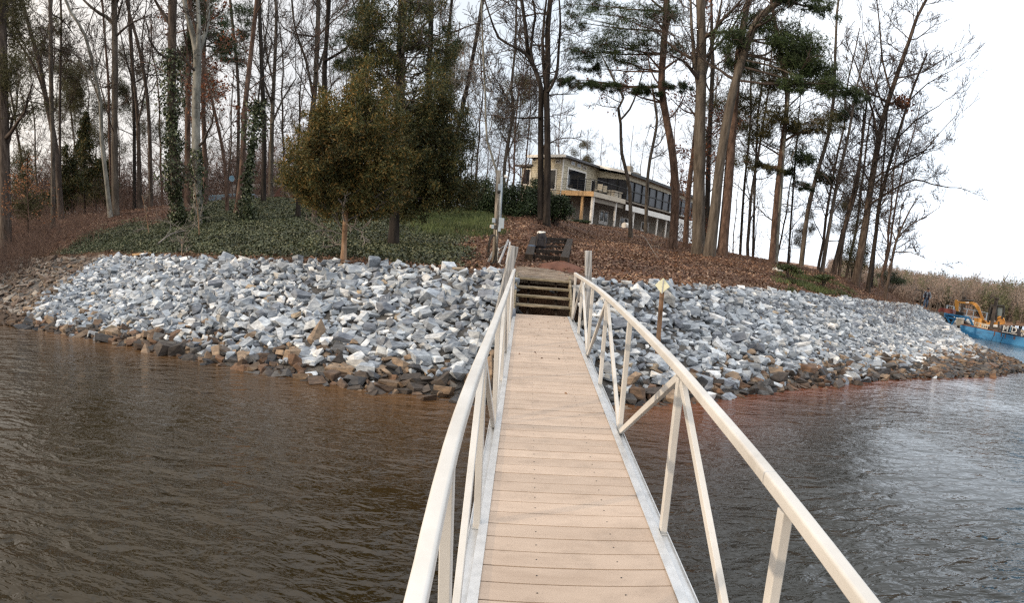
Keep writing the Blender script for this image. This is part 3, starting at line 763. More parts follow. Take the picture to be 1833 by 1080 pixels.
def build_gangway():
    o = G(.3, 5, 0); root = empty('gangway', o, 'long aluminium gangway with tan plank deck and pale side rails running to the shore steps', 'gangway')
    # decking boards (one part), slight gaps
    mb = MB(o); s = S0; k = 0; rng = random.Random(3)
    while s < S1-.02:
        wd = .1392; dz = rng.uniform(-.0012, .0012); sk = rng.uniform(-.0012, .0012)
        c = G((AL+AR)/2, s+wd/2, -.0125+dz)
        mb.frame_box(c, VW, VF, VN, (AR-AL)/2-.002, wd/2-.001, .0125); s += .145; k += 1
    dk = material('composite_decking', [(.375, .295, .235), (.425, .34, .275), (.465, .375, .305)], .7, 2.2, (1, 4, 1), .25, 240, spec=.3, bdist=.0012, lo=.3, hi=.7)
    t = dk.node_tree; bs = [n for n in t.nodes if n.type == 'BSDF_PRINCIPLED'][0]
    g = _n(t, 'ShaderNodeNewGeometry'); mr = _n(t, 'ShaderNodeMapRange'); mr.inputs['To Min'].default_value = .90; mr.inputs['To Max'].default_value = 1.08
    t.links.new(g.outputs['Random Per Island'], mr.inputs[0]); vm = _n(t, 'ShaderNodeVectorMath', operation='SCALE')
    src = bs.inputs['Base Color'].links[0].from_socket; t.links.new(src, vm.inputs[0]); t.links.new(mr.outputs[0], vm.inputs['Scale'])
    # blotchy dirt, large scale
    tc = _n(t, 'ShaderNodeTexCoord'); n2 = _n(t, 'ShaderNodeTexNoise'); n2.inputs['Scale'].default_value = 3.5; n2.inputs['Detail'].default_value = 8; n2.inputs['Roughness'].default_value = .7
    t.links.new(tc.outputs['Object'], n2.inputs['Vector']); m2 = _n(t, 'ShaderNodeMapRange'); m2.inputs['From Min'].default_value = .3; m2.inputs['From Max'].default_value = .5; m2.inputs['To Min'].default_value = .80
    t.links.new(n2.outputs[0], m2.inputs[0]); v2 = _n(t, 'ShaderNodeVectorMath', operation='SCALE'); t.links.new(vm.outputs[0], v2.inputs[0]); t.links.new(m2.outputs[0], v2.inputs['Scale'])
    t.links.new(v2.outputs[0], bs.inputs['Base Color'])
    nb_ = len(mb.f); s = S0
    while s < S1-.1:
        for a in (AL+.27, AR-.24): mb.tube([G(a, s+.07, -.001), G(a, s+.07, .0015)], .0042, 6, True)
        s += .145
    d = mb.build('decking', [dk, M['black']], root)
    for p in d.data.polygons[nb_:]: p.material_index = 1
    # side channels: lip over the board ends + upright outer web
    for side, a0, a1 in (('l', AL, 0), ('r', AR, 0)):
        mb = MB(o); sg = 1 if side == 'r' else -1
        mid = (S0+S1)/2; hl = (S1-S0)/2
        mb.frame_box(G(a0+sg*.013, mid, .006), VW, VF, VN, .022, hl, .004)      # flat lip
        mb.frame_box(G(a0+sg*.037, mid, -.008), VW, VF, VN, .003, hl, .018)
        mb.frame_box(G(a0+sg*.063, mid, -.022), VW, VF, VN, .026, hl, .0035)     # flange that the posts stand on
        mb.frame_box(G(a0+sg*.090, mid, -.06), VW, VF, VN, .003, hl, .055)
        mb.frame_box(G(a0+sg*.05, mid, -.11), VW, VF, VN, .04, hl, .003)
        mb.build('side_channel', M['alu'], root, bevel=.001)
        # hand rail: rounded tube following the bowed truss
        pts = [G(RAILS[side][1], s, h) for s, h in RAILS[side][0]]
        path = resample(pts, .15)
        hr = MB(o); n = 16; rw, rh, cr_ = .0235, .025, .010
        ring = []
        for cx, cz, a0 in ((rw-cr_, rh-cr_, 0), (-(rw-cr_), rh-cr_, 90), (-(rw-cr_), -(rh-cr_), 180), (rw-cr_, -(rh-cr_), 270)):
            for q_ in range(4): ring.append((cx+cr_*math.cos(math.radians(a0+30*q_)), cz+cr_*math.sin(math.radians(a0+30*q_))))
        vs = []; fs = []
        for p in path:
            for x, z in ring: vs.append(p+VW*x+VN*z)
        for j in range(len(path)-1):
            for i in range(n):
                i2 = (i+1) % n; fs.append((j*n+i, j*n+i2, (j+1)*n+i2, (j+1)*n+i))
        fs.append(tuple(range(n))); fs.append(tuple(reversed([(len(path)-1)*n+i for i in range(n)])))
        hr.add(vs, fs, True)
        h = hr.build('handrail', M['frame'], root)
        wn = h.modifiers.new('wn', 'WEIGHTED_NORMAL'); wn.keep_sharp = False; wn.weight = 100
        # sleeve joint
        for sj in ((1.86,) if side == 'r' else (1.62,)):
            sj_ = MB(o); a = RAILS[side][1]; hh = rail_h(side, sj); h2 = rail_h(side, sj+.02)
            vs = []
            for e, sc2 in ((-.004, 1.03), (.004, 1.03)):
                for x, z in ring: vs.append(G(a+x*sc2, sj+e, hh+z*sc2))
            sj_.add(vs, [(i, (i+1) % n, n+(i+1) % n, n+i) for i in range(n)], True)
            j = sj_.build('joint_ring', M['alu'], h)
        # posts and braces
        posts = [-1.6, .1, 1.70, 3.18, 4.93, 6.42, 7.9, 9.4, 10.78]
        a = RAILS[side][1]; up_ = VN
        for s in posts:
            p = MB(o); p.frame_box((G(a, s, -.02)+G(a, s, rail_h(side, s)-.03))/2, VW, VF, VN, .019, .0255, (rail_h(side, s)-.01)/2)
            po = p.build('post', M['frame'], root, bevel=.004)
            if s > 1:
                for hh_, w_ in ((.003, .026),):
                    fp = MB(o); fp.frame_box(G(a, s, hh_-.018 if hh_ < .1 else hh_), VW, VF, VN, w_, .034, .003); fp.build('weld_plate', M['frame'], po, bevel=.0015)
        pairs = [(0, 1, 'u'), (1, 2, 'd'), (2, 3, 'u'), (3, 4, 'd'), (4, 5, 'u'), (5, 6, 'd'), (6, 7, 'u'), (7, 8, 'd')]
        for i, j, kd in pairs:
            s0, s1 = posts[i], posts[j]
            if kd == 'u': p0, p1 = G(a, s0+.05, 0.0), G(a, s1-.05, rail_h(side, s1)-.045)
            else: p0, p1 = G(a, s0+.05, rail_h(side, s0)-.045), G(a, s1-.05, 0.0)
            p = MB(o); p.bar(p0, p1, .03, .045, VN)
            p.build('diagonal_brace', M['frame'], root, bevel=.003)
    for s in (S0+.3, 1.5, 4.5, 7.5, 10.6):
        p = MB(o); p.frame_box(G(.32, s, -.07), VW, VF, VN, .52, .03, .035); p.build('cross_beam', M['alu'], root)
build_gangway()

def deck_debris():
    n = 60; A_ = RN.uniform(AL+.05, AR-.05, n); S_ = 10.9-np.abs(RN.normal(0, 2.2, n)); S_ = np.clip(S_, 2.8, 10.9)
    P_ = np.array([G(a, s_, .006) for a, s_ in zip(A_, S_)])
    tag(link('leaf_debris', mesh_np('leaf_debris', quads(P_, RN.uniform(.008, .024, n), 1.8, .9), quad_faces(n), 4, M['litter'])), 'crumbs of dead leaf scattered on the gangway deck', 'leaf debris', kind='stuff')
deck_debris()

# ------------------------------------------------------------------ shore steps and landing
EX = np.array([VW[0], VW[1], 0]); EX /= np.linalg.norm(EX); EY = np.array([-EX[1], EX[0], 0]); EZ = np.array([0, 0, 1.])
def SP(x, y, z): return np.array([0, 0, 0])+EX*x+EY*y+EZ*z     # shore frame: x across, y forward (metres from the camera), z up

def build_steps():
    zE = G(.3, S1, 0)[2]; x0, x1 = -.15, .86
    o = SP(.35, 11.5, zE); root = empty('wooden_steps', o, 'weathered open wooden steps climbing from the gangway end to the landing', 'steps')
    for k in range(4):
        mb = MB(o); y = 11.27+.28*k; z = zE+.14*(k+1)-.005
        mb.frame_box(SP((x0+x1)/2, y+.11, z), EX, EY, EZ, (x1-x0)/2-.02, .115, .019)
        mb.frame_box(SP((x0+x1)/2+.01, y+.245, z-.004), EX, EY, EZ, (x1-x0)/2-.03, .012, .016)
        mb.build('tread', M['wood_tread'], root, bevel=.004)
    for x in (x0, x1, .09, .60):
        mb = MB(o); th = .02
        z_ = -.10 if x in (x0, x1) else -.2
        mb.bar(SP(x, 10.95, zE+z_), SP(x, 12.35, zE+.70+z_-.02), .038, .20 if x in (x0, x1) else .12)
        mb.build('stringer', M['wood_dark'] if x in (.09, .60) else M['wood_tread'], root, bevel=.004)
    mb = MB(o)
    mb.frame_box(SP(.35, 12.9, zE-.1), EX, EY, EZ, .62, .03, .5); mb.build('back_board', M['wood_dark'], root)
    # landing
    zt = zE+.60
    o = SP(.3, 12.8, zt); root = empty('wooden_landing', o, 'weathered plank landing at the top of the shore steps partly buried in red dirt', 'landing')
    mb = MB(o); rng = random.Random(4)
    for k in range(11):
        y = 12.33+.142*k; x = rng.uniform(-.03, .03); xr = 1.02 if k < 6 else 1.02-.1*(k-5)
        mb.frame_box(SP((x0-.06+xr)/2+x, y+.07, zt-.02+.012*k+rng.uniform(-.004, .004)), EX, EY, EZ, (xr-x0+.06)/2, .068, .019)
    mb.build('planks', M['wood_plank'], root, bevel=.003)
    mb = MB(o); mb.frame_box(SP(.36, 12.30, zt-.075), EX, EY, EZ, .56, .019, .055); mb.build('fascia_board', M['wood_plank'], root, bevel=.003)
build_steps()

def mooring_post(pa, pb, D, wd, label, group='weathered posts at the gangway end', roll=0.):
    a = at(pa[0], pa[1], D); b = at(pb[0], pb[1], D)
    z0 = hgt(a[0], a[1])-.3; d = (b-a)/np.linalg.norm(b-a); lo = b+d*((z0-b[2])/d[2])
    mb = MB((lo[0], lo[1], lo[2])); d = (a-lo)/np.linalg.norm(a-lo)
    ex = np.array([math.cos(roll), math.sin(roll), 0]); ex = ex-d*(ex@d); ex /= np.linalg.norm(ex); ey = np.cross(d, ex)
    mb.frame_box((a+lo)/2, ex, ey, d, wd/2, wd/2, np.linalg.norm(a-lo)/2)
    tag(mb.build('wooden_post', M['wood_grey'], bevel=.008), label, 'post', group)
mooring_post((921, 441), (893, 560), 10.55, .125, 'grey timber post leaning right beside the left handrail end', roll=.25)
mooring_post((1053, 449), (1053, 600), 10.9, .105, 'upright grey timber post rising behind the right handrail end', roll=.1)

def dirt_heap():
    c = at(1000, 488, 14.6); z = hgt(c[0], c[1])
    mb = MB((c[0], c[1], z)); n = 22; vs = []; fs = []; rg = random.Random(8)
    for j in range(9):
        R = j/8
        for i in range(n):
            a = 2*math.pi*i/n; rr = R*(1+.18*math.sin(3*a+1)+.1*math.sin(5*a)); 
            vs.append((c[0]+rr*.75*math.cos(a), c[1]+rr*.7*math.sin(a), z+.16*(1-R*R)**1.0*(1+rg.gauss(0, .06))-.08*R))
    for j in range(8):
        for i in range(n): fs.append((j*n+i, j*n+(i+1) % n, (j+1)*n+(i+1) % n, (j+1)*n+i))
    mb.add(vs, fs, True); tag(mb.build('dirt_mound', M['clay']), 'low mound of bare red clay beside the wooden landing', 'dirt mound')
dirt_heap()

# ------------------------------------------------------------------ timber step bed with backpack
def timber_bed():
    Dn, Df = 18.6, 20.6
    a, b, c, d = [ground_hit(*q) for q in ((946, 470), (1009, 475), (1020, 437), (956, 434))]
    Dn = float(np.hypot(a[0], a[1])); Df = float(np.hypot(c[0], c[1])); print('bed', a, b, c, d)
    for p in (a, b, c, d): p[2] += .10
    o = (a+b+c+d)/4; root = empty('timber_stair_bed', o, 'dark railway-tie frame of ground steps set in the leafy slope', 'timber steps')
    for p, q, nm in ((a, d, 'side_timber'), (b, c, 'side_timber'), (d, c, 'end_timber')):
        mb = MB(o); mb.bar(p, q, .20, .19); mb.build(nm, M['wood_dark'], root, bevel=.01)
    for f in (.06, .30, .53, .77):
        p = a+(d-a)*f; q = b+(c-b)*f; e = (q-p)/np.linalg.norm(q-p)
        mb = MB(o); mb.bar(p+e*.11-EZ*.015, q-e*.11-EZ*.015, .15, .15); mb.build('cross_timber', M['wood_dark'], root, bevel=.01)
    # backpack on the timbers
    p = a+(d-a)*.36; q = b+(c-b)*.36; e = (q-p)/np.linalg.norm(q-p); P_ = p+e*.34; P_[2] += .05
    k = Dn/F
    root = empty('backpack', P_, 'dark backpack with a white bundle on top standing on the timber steps', 'backpack')
    ex, ey = EX, EY
    mb = MB(P_); vs = []; fs = []; n = 14; prof = [(0, .12, .09), (.05, .15, .12), (.2, .16, .13), (.32, .145, .11), (.39, .11, .08), (.42, .04, .03)]
    for z, rx, ry in prof:
        for i in range(n):
            t = 2*math.pi*i/n; c_, s_ = math.cos(t), math.sin(t)
            vs.append(P_+ex*rx*math.copysign(abs(c_)**.7, c_)+ey*ry*math.copysign(abs(s_)**.7, s_)+EZ*z)
    for j in range(len(prof)-1):
        for i in range(n): fs.append((j*n+i, j*n+(i+1) % n, (j+1)*n+(i+1) % n, (j+1)*n+i))
    fs.append(tuple(range(n))); fs.append(tuple((len(prof)-1)*n+i for i in range(n)))
    mb.add(vs, fs, True); mb.build('bag_body', M['black_bag'], root)
    mb = MB(P_); mb.frame_box(P_-ey*.15+EZ*.15, ex, ey, EZ, .12, .03, .10); mb.build('front_pocket', M['black_bag'], root, bevel=.02)
    for sx in (-.09, .09):
        mb = MB(P_); mb.tube([P_+ex*sx-ey*.135+EZ*.42, P_+ex*sx*1.2-ey*.19+EZ*.26, P_+ex*sx*1.3-ey*.17+EZ*.06], .012, 6); mb.build('strap', M['steel_dark'], root)
    mb = MB(P_); mb.ball(P_+EZ*.41-ex*.04, .09, .07, .05); mb.ball(P_+EZ*.43+ex*.05, .06, .05, .03); mb.build('white_bundle', M['white'], root)
    mb = MB(P_); mb.ball(P_-ex*.24+EZ*.04-ey*.1, .12, .09, .035); mb.build('loose_strap', M['denim'], root)
timber_bed()

# ------------------------------------------------------------------ utility post with boxes, ladder, sign
def utility_post():
    D = 14.6; b = at(885, 475, D); b[2] = hgt(b[0], b[1]); t = at(893, 305, D); k = D/F
    o = b; root = empty('utility_post', o, 'wooden utility post with grey conduit and electrical boxes left of the steps', 'utility post')
    mb = MB(o); d = (t-b)/np.linalg.norm(t-b); mb.tube([b-EZ*.3, (b+t)/2, t], [.062, .057, .05], 9, True); mb.build('post', M['wood_old'], root)
    f = lambda px, py, dd=0.: at(px, py, D+dd)
    mb = MB(o); mb.tube([f(898, 316, -.08), f(895.5, 392, -.08)], .026, 8, True); mb.build('conduit', M['greybox'], root)
    for nm, px, py, wx, wz, mt in (('meter_box', 897.5, 400, .10, .20, 'greybox'), ('switch_box', 884, 395, .06, .09, 'greybox'), ('outlet_box', 882, 406, .05, .08, 'greybox'),
                               ('junction_box', 894, 411, .05, .08, 'greybox'), ('sensor_box', 894, 336, .05, .13, 'greybox'), ('outlet_cover', 878.5, 405.5, .035, .06, 'beige')):
        mb = MB(o); mb.frame_box(f(px, py, -.10), EX, EY, EZ, wx/1.7, .04, wz/1.8); mb.build(nm, M[mt], root, bevel=.006)
    mb = MB(o); mb.tube([f(903, 315.5, -.1), f(909, 318, -.12)], .03, 8, True); mb.build('lamp_head', M['white'], root)
    mb = MB(o); mb.ball(f(893, 343.5, -.17), .035, .03, .04); mb.build('sensor_eye', M['black'], root)
    mb = MB(o); mb.tube([f(889, 412, -.09), f(889, 445, -.09), f(891, 470, -.09), f(900, 478, -.3)], .014, 6); mb.build('cable', M['beige'], root)
    # dark hose bundle leaning on the post
    p = f(880, 447, -.15); mb = MB(p)
    for i in range(5):
        pts = [p+EX*(.09*math.cos(a)+.012*i)+EZ*(.32*math.sin(a))-EY*.02*i for a in np.linspace(0, 2*math.pi, 16)]
        mb.tube([tuple(q) for q in pts[:9]], .016, 6); mb.tube([tuple(q) for q in pts[8:]], .016, 6)
    tag(mb.build('hose_coil', M['black']), 'black coiled hose hanging against the foot of the utility post', 'hose')
    # metal ladder section lying against the post
    b0 = f(876, 471, -.5); b1 = f(892, 476, -.5); 
    for q in (b0, b1): q[2] = hgt(q[0], q[1])+.02
    root = empty('metal_ladder', (b0+b1)/2, 'aluminium folding ladder standing open right behind the utility post', 'ladder'); o = (b0+b1)/2
    tp0, tp1 = f(889, 444, .1), f(909, 432, .1); ft0, ft1 = f(889, 473, -.3), f(898, 471, -.3)
    legs = [(f(893, 471, -.3), f(910, 430, .05)), (f(906, 474, -.15), f(913, 434, .2)), (f(874, 469, .2), f(886, 444, .25)), (f(889, 471, .1), f(892, 444, .2))]
    for p, q in legs:
        p = p.copy(); p[2] = max(p[2], hgt(p[0], p[1])); mb = MB(o); mb.bar(p, q, .028, .05); mb.build('leg', M['alu'], root)
    for t_ in (.12, .35, .58, .82):
        a = legs[0][0]*(1-t_)+legs[0][1]*t_; c = legs[3][0]*(1-t_)+legs[3][1]*t_
        mb = MB(o); mb.bar(a, c, .03, .022); mb.build('rung', M['alu'], root)
utility_post()

def diamond_sign():
    D = 10.9; b = at(1181, 603, D); b[2] = hgt(b[0], b[1])-.2; t = at(1186, 512, D)
    root = empty('diamond_sign', b, 'small pale diamond sign on a wooden stake standing in the riprap', 'sign'); d = (t-b)/np.linalg.norm(t-b)
    mb = MB(b); mb.bar(b, t, .075, .035, EY); mb.build('stake', M['bark_orange'], root, bevel=.003)
    c = at(1186, 512, D-.05); az = math.radians(28)
    ex = EX*math.cos(az)-EY*math.sin(az); nrm = np.cross(ex, EZ)
    a_ = .125; mb = MB(b); dirs = [(ex+EZ)/math.sqrt(2), (ex-EZ)/math.sqrt(2)]
    mb.frame_box(c, dirs[0], dirs[1], nrm, a_*.75, a_*.75, .012); mb.build('plate', M['sign_back'], root, bevel=.004)
    c2 = c+nrm*.03
    mb = MB(b); mb.bar(c+ex*.0-EZ*.13-EY*.02, c+EZ*.10-EY*.02, .02, .01, EY); mb.build('bracket', M['alu'], root)
diamond_sign()

# ------------------------------------------------------------------ the trees one can tell apart, from the left
T = tree
NA = 'trees along the wooded bank'
T('pine_tree', 'thick dark pine trunk standing at the far left edge', [(4, 405), (7, 250), (4, 100), (2, 0)], 22, 17, 33, 'bark_brown', nb=6,
  blobs=[(35, 60, 38, 35, 1.2), (20, 130, 40, 40, 1.4), (45, 200, 40, 30, 1.0), (10, 10, 50, 30, 1.2)], fol='pine_olive', group=NA)
T('bare_tree', 'slim straight bare tree beside the leaning forked one', [(91, 372), (95, 267), (92, 178), (91, 89), (90, 0)], 9, 7, 37, 'bark_grey', nb=8, group=NA)
T('bare_tree', 'bare tree leaning left with its crown spread over the brown thicket', [(109, 392), (100, 267), (84, 187), (71, 115), (56, 62), (42, 9)], 12, 6, None, 'bark_brown',
  limbs=[(6, (84, 187), (66, 130), (30, 70), (8, 40)), (4, (70, 112), (84, 60), (92, 25))], nb=12, group=NA)
T('pine_tree', 'thin pine with sparse tufts above the dark cedars', [(107, 375), (107, 222), (109, 90), (110, 40)], 5, 4, 40, 'bark_brown', nb=4,
  blobs=[(105, 45, 26, 18, .8), (128, 140, 30, 20, .8), (80, 90, 24, 20, .7), (120, 95, 22, 14, .6), (140, 170, 16, 12, .5)], fol='pine_olive', group=NA)
T('bare_tree', 'pale lichened trunk leaning left behind the ivy edge', [(198, 389), (189, 311), (182, 249), (180, 187), (169, 129), (153, 67), (129, 27)], 9, 5, None, 'bark_pale',
  limbs=[(3.5, (180, 187), (158, 130), (120, 80)), (3, (170, 130), (186, 80), (190, 20))], nb=10, group=NA, tw='twig')
T('bare_tree', 'straight grey trunk with one heavy limb bending left', [(207, 386), (205, 267), (206, 133), (205, 44), (204, 0)], 13, 10, None, 'bark_grey',
  limbs=[(7, (204, 44), (190, 30), (178, 24), (160, 10), (147, -3)), (5, (205, 50), (214, 20), (219, 0))], nb=8, group=NA)
T('bare_tree', 'dark slim trunk right behind the straight grey one', [(200, 372), (196, 250), (194, 150), (187, 60)], 6, 4, 44, 'bark_red', nb=8, group=NA)
T('bare_tree', 'dark forked tree between the grey trunk and the ivy column', [(239, 366), (240, 222), (236, 89), (232, 30)], 7, 5, 42, 'bark_dark', limbs=[(3.5, (239, 150), (224, 100), (214, 50))], nb=9, group=NA)
T('bare_tree', 'brown trunk dividing into two slender stems high up', [(249, 362), (247, 222), (240, 147), (234, 85)], 9, 5, 40, 'bark_brown', limbs=[(4, (247, 222), (262, 150), (270, 90))], nb=9, group=NA)
T('bare_tree', 'bare trunk curving left above the red leaf clearing', [(269, 360), (267, 222), (258, 133), (244, 67), (231, 22)], 8, 5, 39, 'bark_brown', limbs=[(4, (258, 133), (254, 70), (262, 10))], nb=10, group=NA)
T('ivy_clad_tree', 'tall trunk wrapped in ivy nearly to its fork', [(322, 405), (313, 340), (310, 267), (307, 200), (308, 89), (309, 0)], 14, 15, None, 'bark_brown',
  limbs=[(8, (308, 50), (296, 30), (284, 12), (274, -6))], nb=5, ivy=(60, 9, 5200), group=NA)
T('pine_tree', 'straight reddish pine between the ivy trunk and the pale forked tree', [(336, 389), (336, 222), (338, 89), (340, 0)], 11, 9, 33, 'bark_red', nb=5,
  blobs=[(360, 60, 26, 18, .8), (345, 10, 40, 20, 1.0), (395, 70, 30, 22, 1.1), (330, 100, 20, 14, .4)], fol='pine', group=NA)
T('forked_tree', 'pale grey tree forking into three smooth stems', [(357, 404), (353, 330), (351, 267), (351, 178), (354, 92)], 17, 13, None, 'bark_pale',
  limbs=[(12, (353, 105), (346, 66), (336, 30), (324, -30)), (10, (354, 100), (356, 44), (352, -30)), (9, (354, 98), (368, 58), (373, 20), (371, -30))], nb=3, ivy=(250, 3.0, 1300), group=NA, H=11, ext=False, tw='twig')
T('pine_tree', 'dark slim trunk hidden close behind the pale forked tree', [(366, 388), (366, 280), (364, 180), (366, 60)], 9, 6, 36, 'bark_red', nb=5,
  blobs=[(405, 80, 22, 12, .8), (380, 40, 24, 14, .7)], group=NA)
T('leafy_tree', 'crooked dark tree holding reddish dead leaves', [(407, 380), (402, 289), (382, 191), (364, 111)], 7, 4, None, 'bark_red', nb=14, b0=.3,
  leafy=('dead_leaf', .22), group=NA, H=12)
T('pine_tree', 'thin pine with flat dark tufts right of the forked tree', [(424, 372), (427, 178), (418, 58), (412, 0)], 6, 4.5, 40, 'bark_brown', nb=3,
  blobs=[(420, 110, 24, 10, .6), (428, 20, 36, 16, .8), (440, 60, 22, 12, .5)], group=NA)
T('bare_tree', 'leaning brown trunk rising right beside the ivy thicket', [(422, 384), (433, 311), (438, 200), (449, 98), (460, 0)], 11, 7, None, 'bark_red', nb=8, group=NA)
T('ivy_clad_tree', 'short ivy-smothered sapling leaning right', [(441, 398), (444, 320), (455, 240), (462, 180)], 5, 3, None, 'bark_dark', nb=5, ivy=(170, 8, 3200), H=9, group=NA)
T('bare_tree', 'dark straight trunk behind the ivy sapling', [(471, 362), (473, 244), (469, 133), (464, 0)], 9, 6, None, 'bark_dark', nb=9, group=NA)
T('bare_tree', 'grey tree with a broad fan of upright twigs', [(484, 350), (487, 222), (493, 89), (495, 20)], 9, 5, 41, 'bark_grey',
  limbs=[(4, (487, 222), (505, 180), (530, 140)), (3.5, (490, 150), (476, 90), (470, 30)), (4, (488, 190), (470, 140), (455, 110))], nb=14, group=NA)
T('bare_tree', 'tall grey tree with upswept limbs left of the golden cedar', [(551, 362), (553, 253), (564, 156), (569, 44), (570, 0)], 10, 7, 40, 'bark_grey',
  limbs=[(5, (560, 170), (548, 110), (528, 50), (522, 0)), (5, (566, 130), (584, 80), (590, 0))], nb=12, group=NA)
T('bare_tree', 'crooked dark limbed tree rising behind the golden cedar', [(578, 366), (580, 196), (582, 111), (589, 0)], 9, 7, 38, 'bark_dark', limbs=[(5, (580, 110), (612, 92), (650, 60), (690, 30))], nb=8, group=NA)
T('bare_tree', 'thick grey trunk high behind the dark cedar', [(712, 380), (718, 170), (718, 89), (724, 0)], 15, 12, 36, 'bark_grey', limbs=[(6, (718, 100), (745, 60), (785, 20)), (4, (720, 130), (760, 85), (830, 50), (860, 40))], nb=10, tw='twig_pale', group=NA)
T('pine_tree', 'tall pine with thin dark foliage behind the golden cedar', [(640, 380), (648, 220), (655, 120), (657, 0)], 11, 9, 36, 'bark_dark', nb=4,
  blobs=[(640, 20, 36, 22, 1.0), (625, 75, 30, 16, .8), (675, 50, 34, 20, 1.0), (650, 110, 34, 14, .9), (610, 120, 20, 10, .5), (690, 100, 26, 14, .7)], group=NA)
T('pine_tree', 'tall pine rising behind the dark cedar with high tufts', [(766, 380), (767, 178), (771, 60), (772, 0)], 11, 8, 37, 'bark_dark', nb=4,
  blobs=[(760, 15, 34, 20, 1.0), (790, 60, 30, 14, .7), (745, 80, 30, 16, .8), (785, 115, 34, 16, .9), (815, 90, 20, 10, .5)], group=NA)
T('bare_tree', 'leaning thin trunk right of the dark cedar', [(800, 372), (812, 270), (827, 200), (849, 89), (864, 0)], 8, 6, 40, 'bark_dark', nb=9, leafy=('dead_leaf', .12), group=NA)
T('bare_tree', 'slender straight stem in the gap left of the utility post', [(790, 360), (796, 133), (803, 60), (809, 0)], 6, 5, 42, 'bark_dark', nb=7, group=NA)
T('bare_tree', 'pale twiggy tree curving beside the utility post', [(893, 372), (890, 311), (872, 252), (869, 178), (864, 74)], 4.5, 3, 30, 'bark_pale', nb=12, group=NA, H=13, tw='twig_pale')
T('bare_tree', 'bent grey tree between the post and the twin trunk', [(900, 385), (904, 290), (919, 201), (915, 163), (922, 92)], 7, 4, 34, 'bark_grey',
  limbs=[(3.5, (917, 195), (899, 160), (880, 130)), (3, (904, 290), (928, 222), (932, 170))], nb=14, group=NA, H=14)
twin = T('twin_trunk_tree', 'big dark twin-trunked tree standing before the house', [(980, 388), (980, 300), (979, 200), (978, 160), (981, 110), (980, 60), (985, 0)], 14, 8, 29, 'bark_dark',
  limbs=[(12, (968, 392), (968, 300), (968, 200), (968, 157), (958, 125), (946, 100), (941, 53), (934, 0)),
         (7, (969, 160), (957, 120), (940, 96), (920, 84), (893, 68), (878, 32)), (7, (976, 150), (971, 74), (978, 0)),
         (6, (981, 165), (996, 135), (1000, 90), (1003, 40), (1001, 0)), (6, (962, 140), (950, 90), (958, 30), (952, -5)), (4, (968, 210), (940, 212), (915, 210))],
  nb=10, b0=.55, group=NA, H=18, flare=1.15)
T('forked_tree', 'slim curving tree with a wishbone fork before the porch', [(1131, 410), (1127, 338), (1113, 276), (1111, 222), (1107, 196), (1116, 176), (1102, 150)], 8, 4, None, 'bark_grey',
  limbs=[(4, (1110, 215), (1127, 196), (1140, 165), (1150, 130))], nb=7, b0=.6, group=NA, H=11, leafy=('dead_leaf', .06))
T('bare_tree', 'thin wavy tree leaning before the porch screens', [(1156, 418), (1160, 311), (1171, 249), (1176, 213), (1169, 165)], 7, 4, None, 'bark_grey', limbs=[(3, (1174, 235), (1164, 225), (1160, 240))], nb=8, b0=.5, group=NA, H=12)
T('pine_tree', 'leaning red-barked pine right of the house with wide dark tiers', [(1204, 446), (1209, 356), (1204, 276), (1193, 213), (1184, 156), (1187, 98), (1193, 22), (1193, -5)], 16, 10, None, 'bark_red', nb=14, b0=.45, blen=.2,
  blobs=[(1040, 92, 44, 16, 1.2), (1085, 78, 46, 22, 1.4), (1110, 30, 50, 24, 1.5), (1170, 25, 56, 22, 1.5), (1150, 80, 50, 18, 1.2), (1020, 148, 34, 7, 1.0), (1065, 152, 40, 8, .9),
         (1110, 158, 50, 7, 1.0), (1160, 160, 40, 6, .9), (1208, 155, 38, 7, .9), (1060, 8, 50, 14, 1.0), (1120, 112, 46, 14, .9), (1065, 122, 36, 9, .7), (1030, 40, 30, 14, .6), (1210, 80, 26, 16, .6)], group=NA, needle=(.2, .016))
T('leafy_tree', 'dark red trunk with clinging brown leaves behind the big oak', [(1228, 434), (1233, 338), (1242, 267), (1250, 180)], 10, 7, None, 'bark_red', nb=10, b0=.15, leafy=('dead_leaf', .4), group=NA, H=13)
T('bare_tree', 'big lichen-spotted grey trunk right of the house', [(1251, 455), (1251, 356), (1253, 222), (1256, 111), (1254, 0)], 23, 15, None, 'bark_grey', limbs=[(9, (1254, 190), (1246, 130), (1238, 50), (1236, -5)), (7, (1257, 150), (1275, 80), (1290, 10))], nb=10, b0=.5, group=NA, tw='twig')
T('bare_tree', 'dark trunk tucked behind the big grey one', [(1266, 448), (1268, 300), (1272, 200), (1276, 120)], 10, 7, 42, 'bark_dark', nb=10, group=NA)
T('pine_tree', 'large trunk leaning right with heavy green boughs on top', [(1270, 458), (1281, 366), (1288, 299), (1303, 207), (1317, 145), (1332, 96), (1348, 53), (1370, 19), (1404, 0)], 20, 11, None, 'bark_grey', nb=5, b0=.5, H=13.5,
  limbs=[(9, (1322, 120), (1331, 60), (1337, -6)), (5, (1330, 100), (1352, 100), (1370, 98), (1394, 82)), (3.5, (1334, 108), (1380, 118), (1420, 134), (1448, 148))],
  blobs=[(1395, 62, 36, 22, 1.6), (1440, 85, 44, 24, 2.0), (1455, 125, 44, 22, 2.0), (1490, 160, 36, 14, 1.2), (1530, 170, 30, 10, .8), (1420, 150, 30, 12, 1.0), (1312, 60, 26, 32, 1.3), (1420, 8, 60, 12, 1.2), (1470, 15, 30, 14, .8), (1430, 110, 50, 24, 1.6)], group=NA)
T('pine_tree', 'thick reddish pine trunk behind the leaning one', [(1293, 455), (1303, 337), (1310, 241), (1317, 160), (1322, 100)], 19, 12, None, 'bark_red', nb=3, b0=.7, blobs=[(1330, 120, 24, 24, .9), (1360, 40, 26, 16, .7)], group=NA)
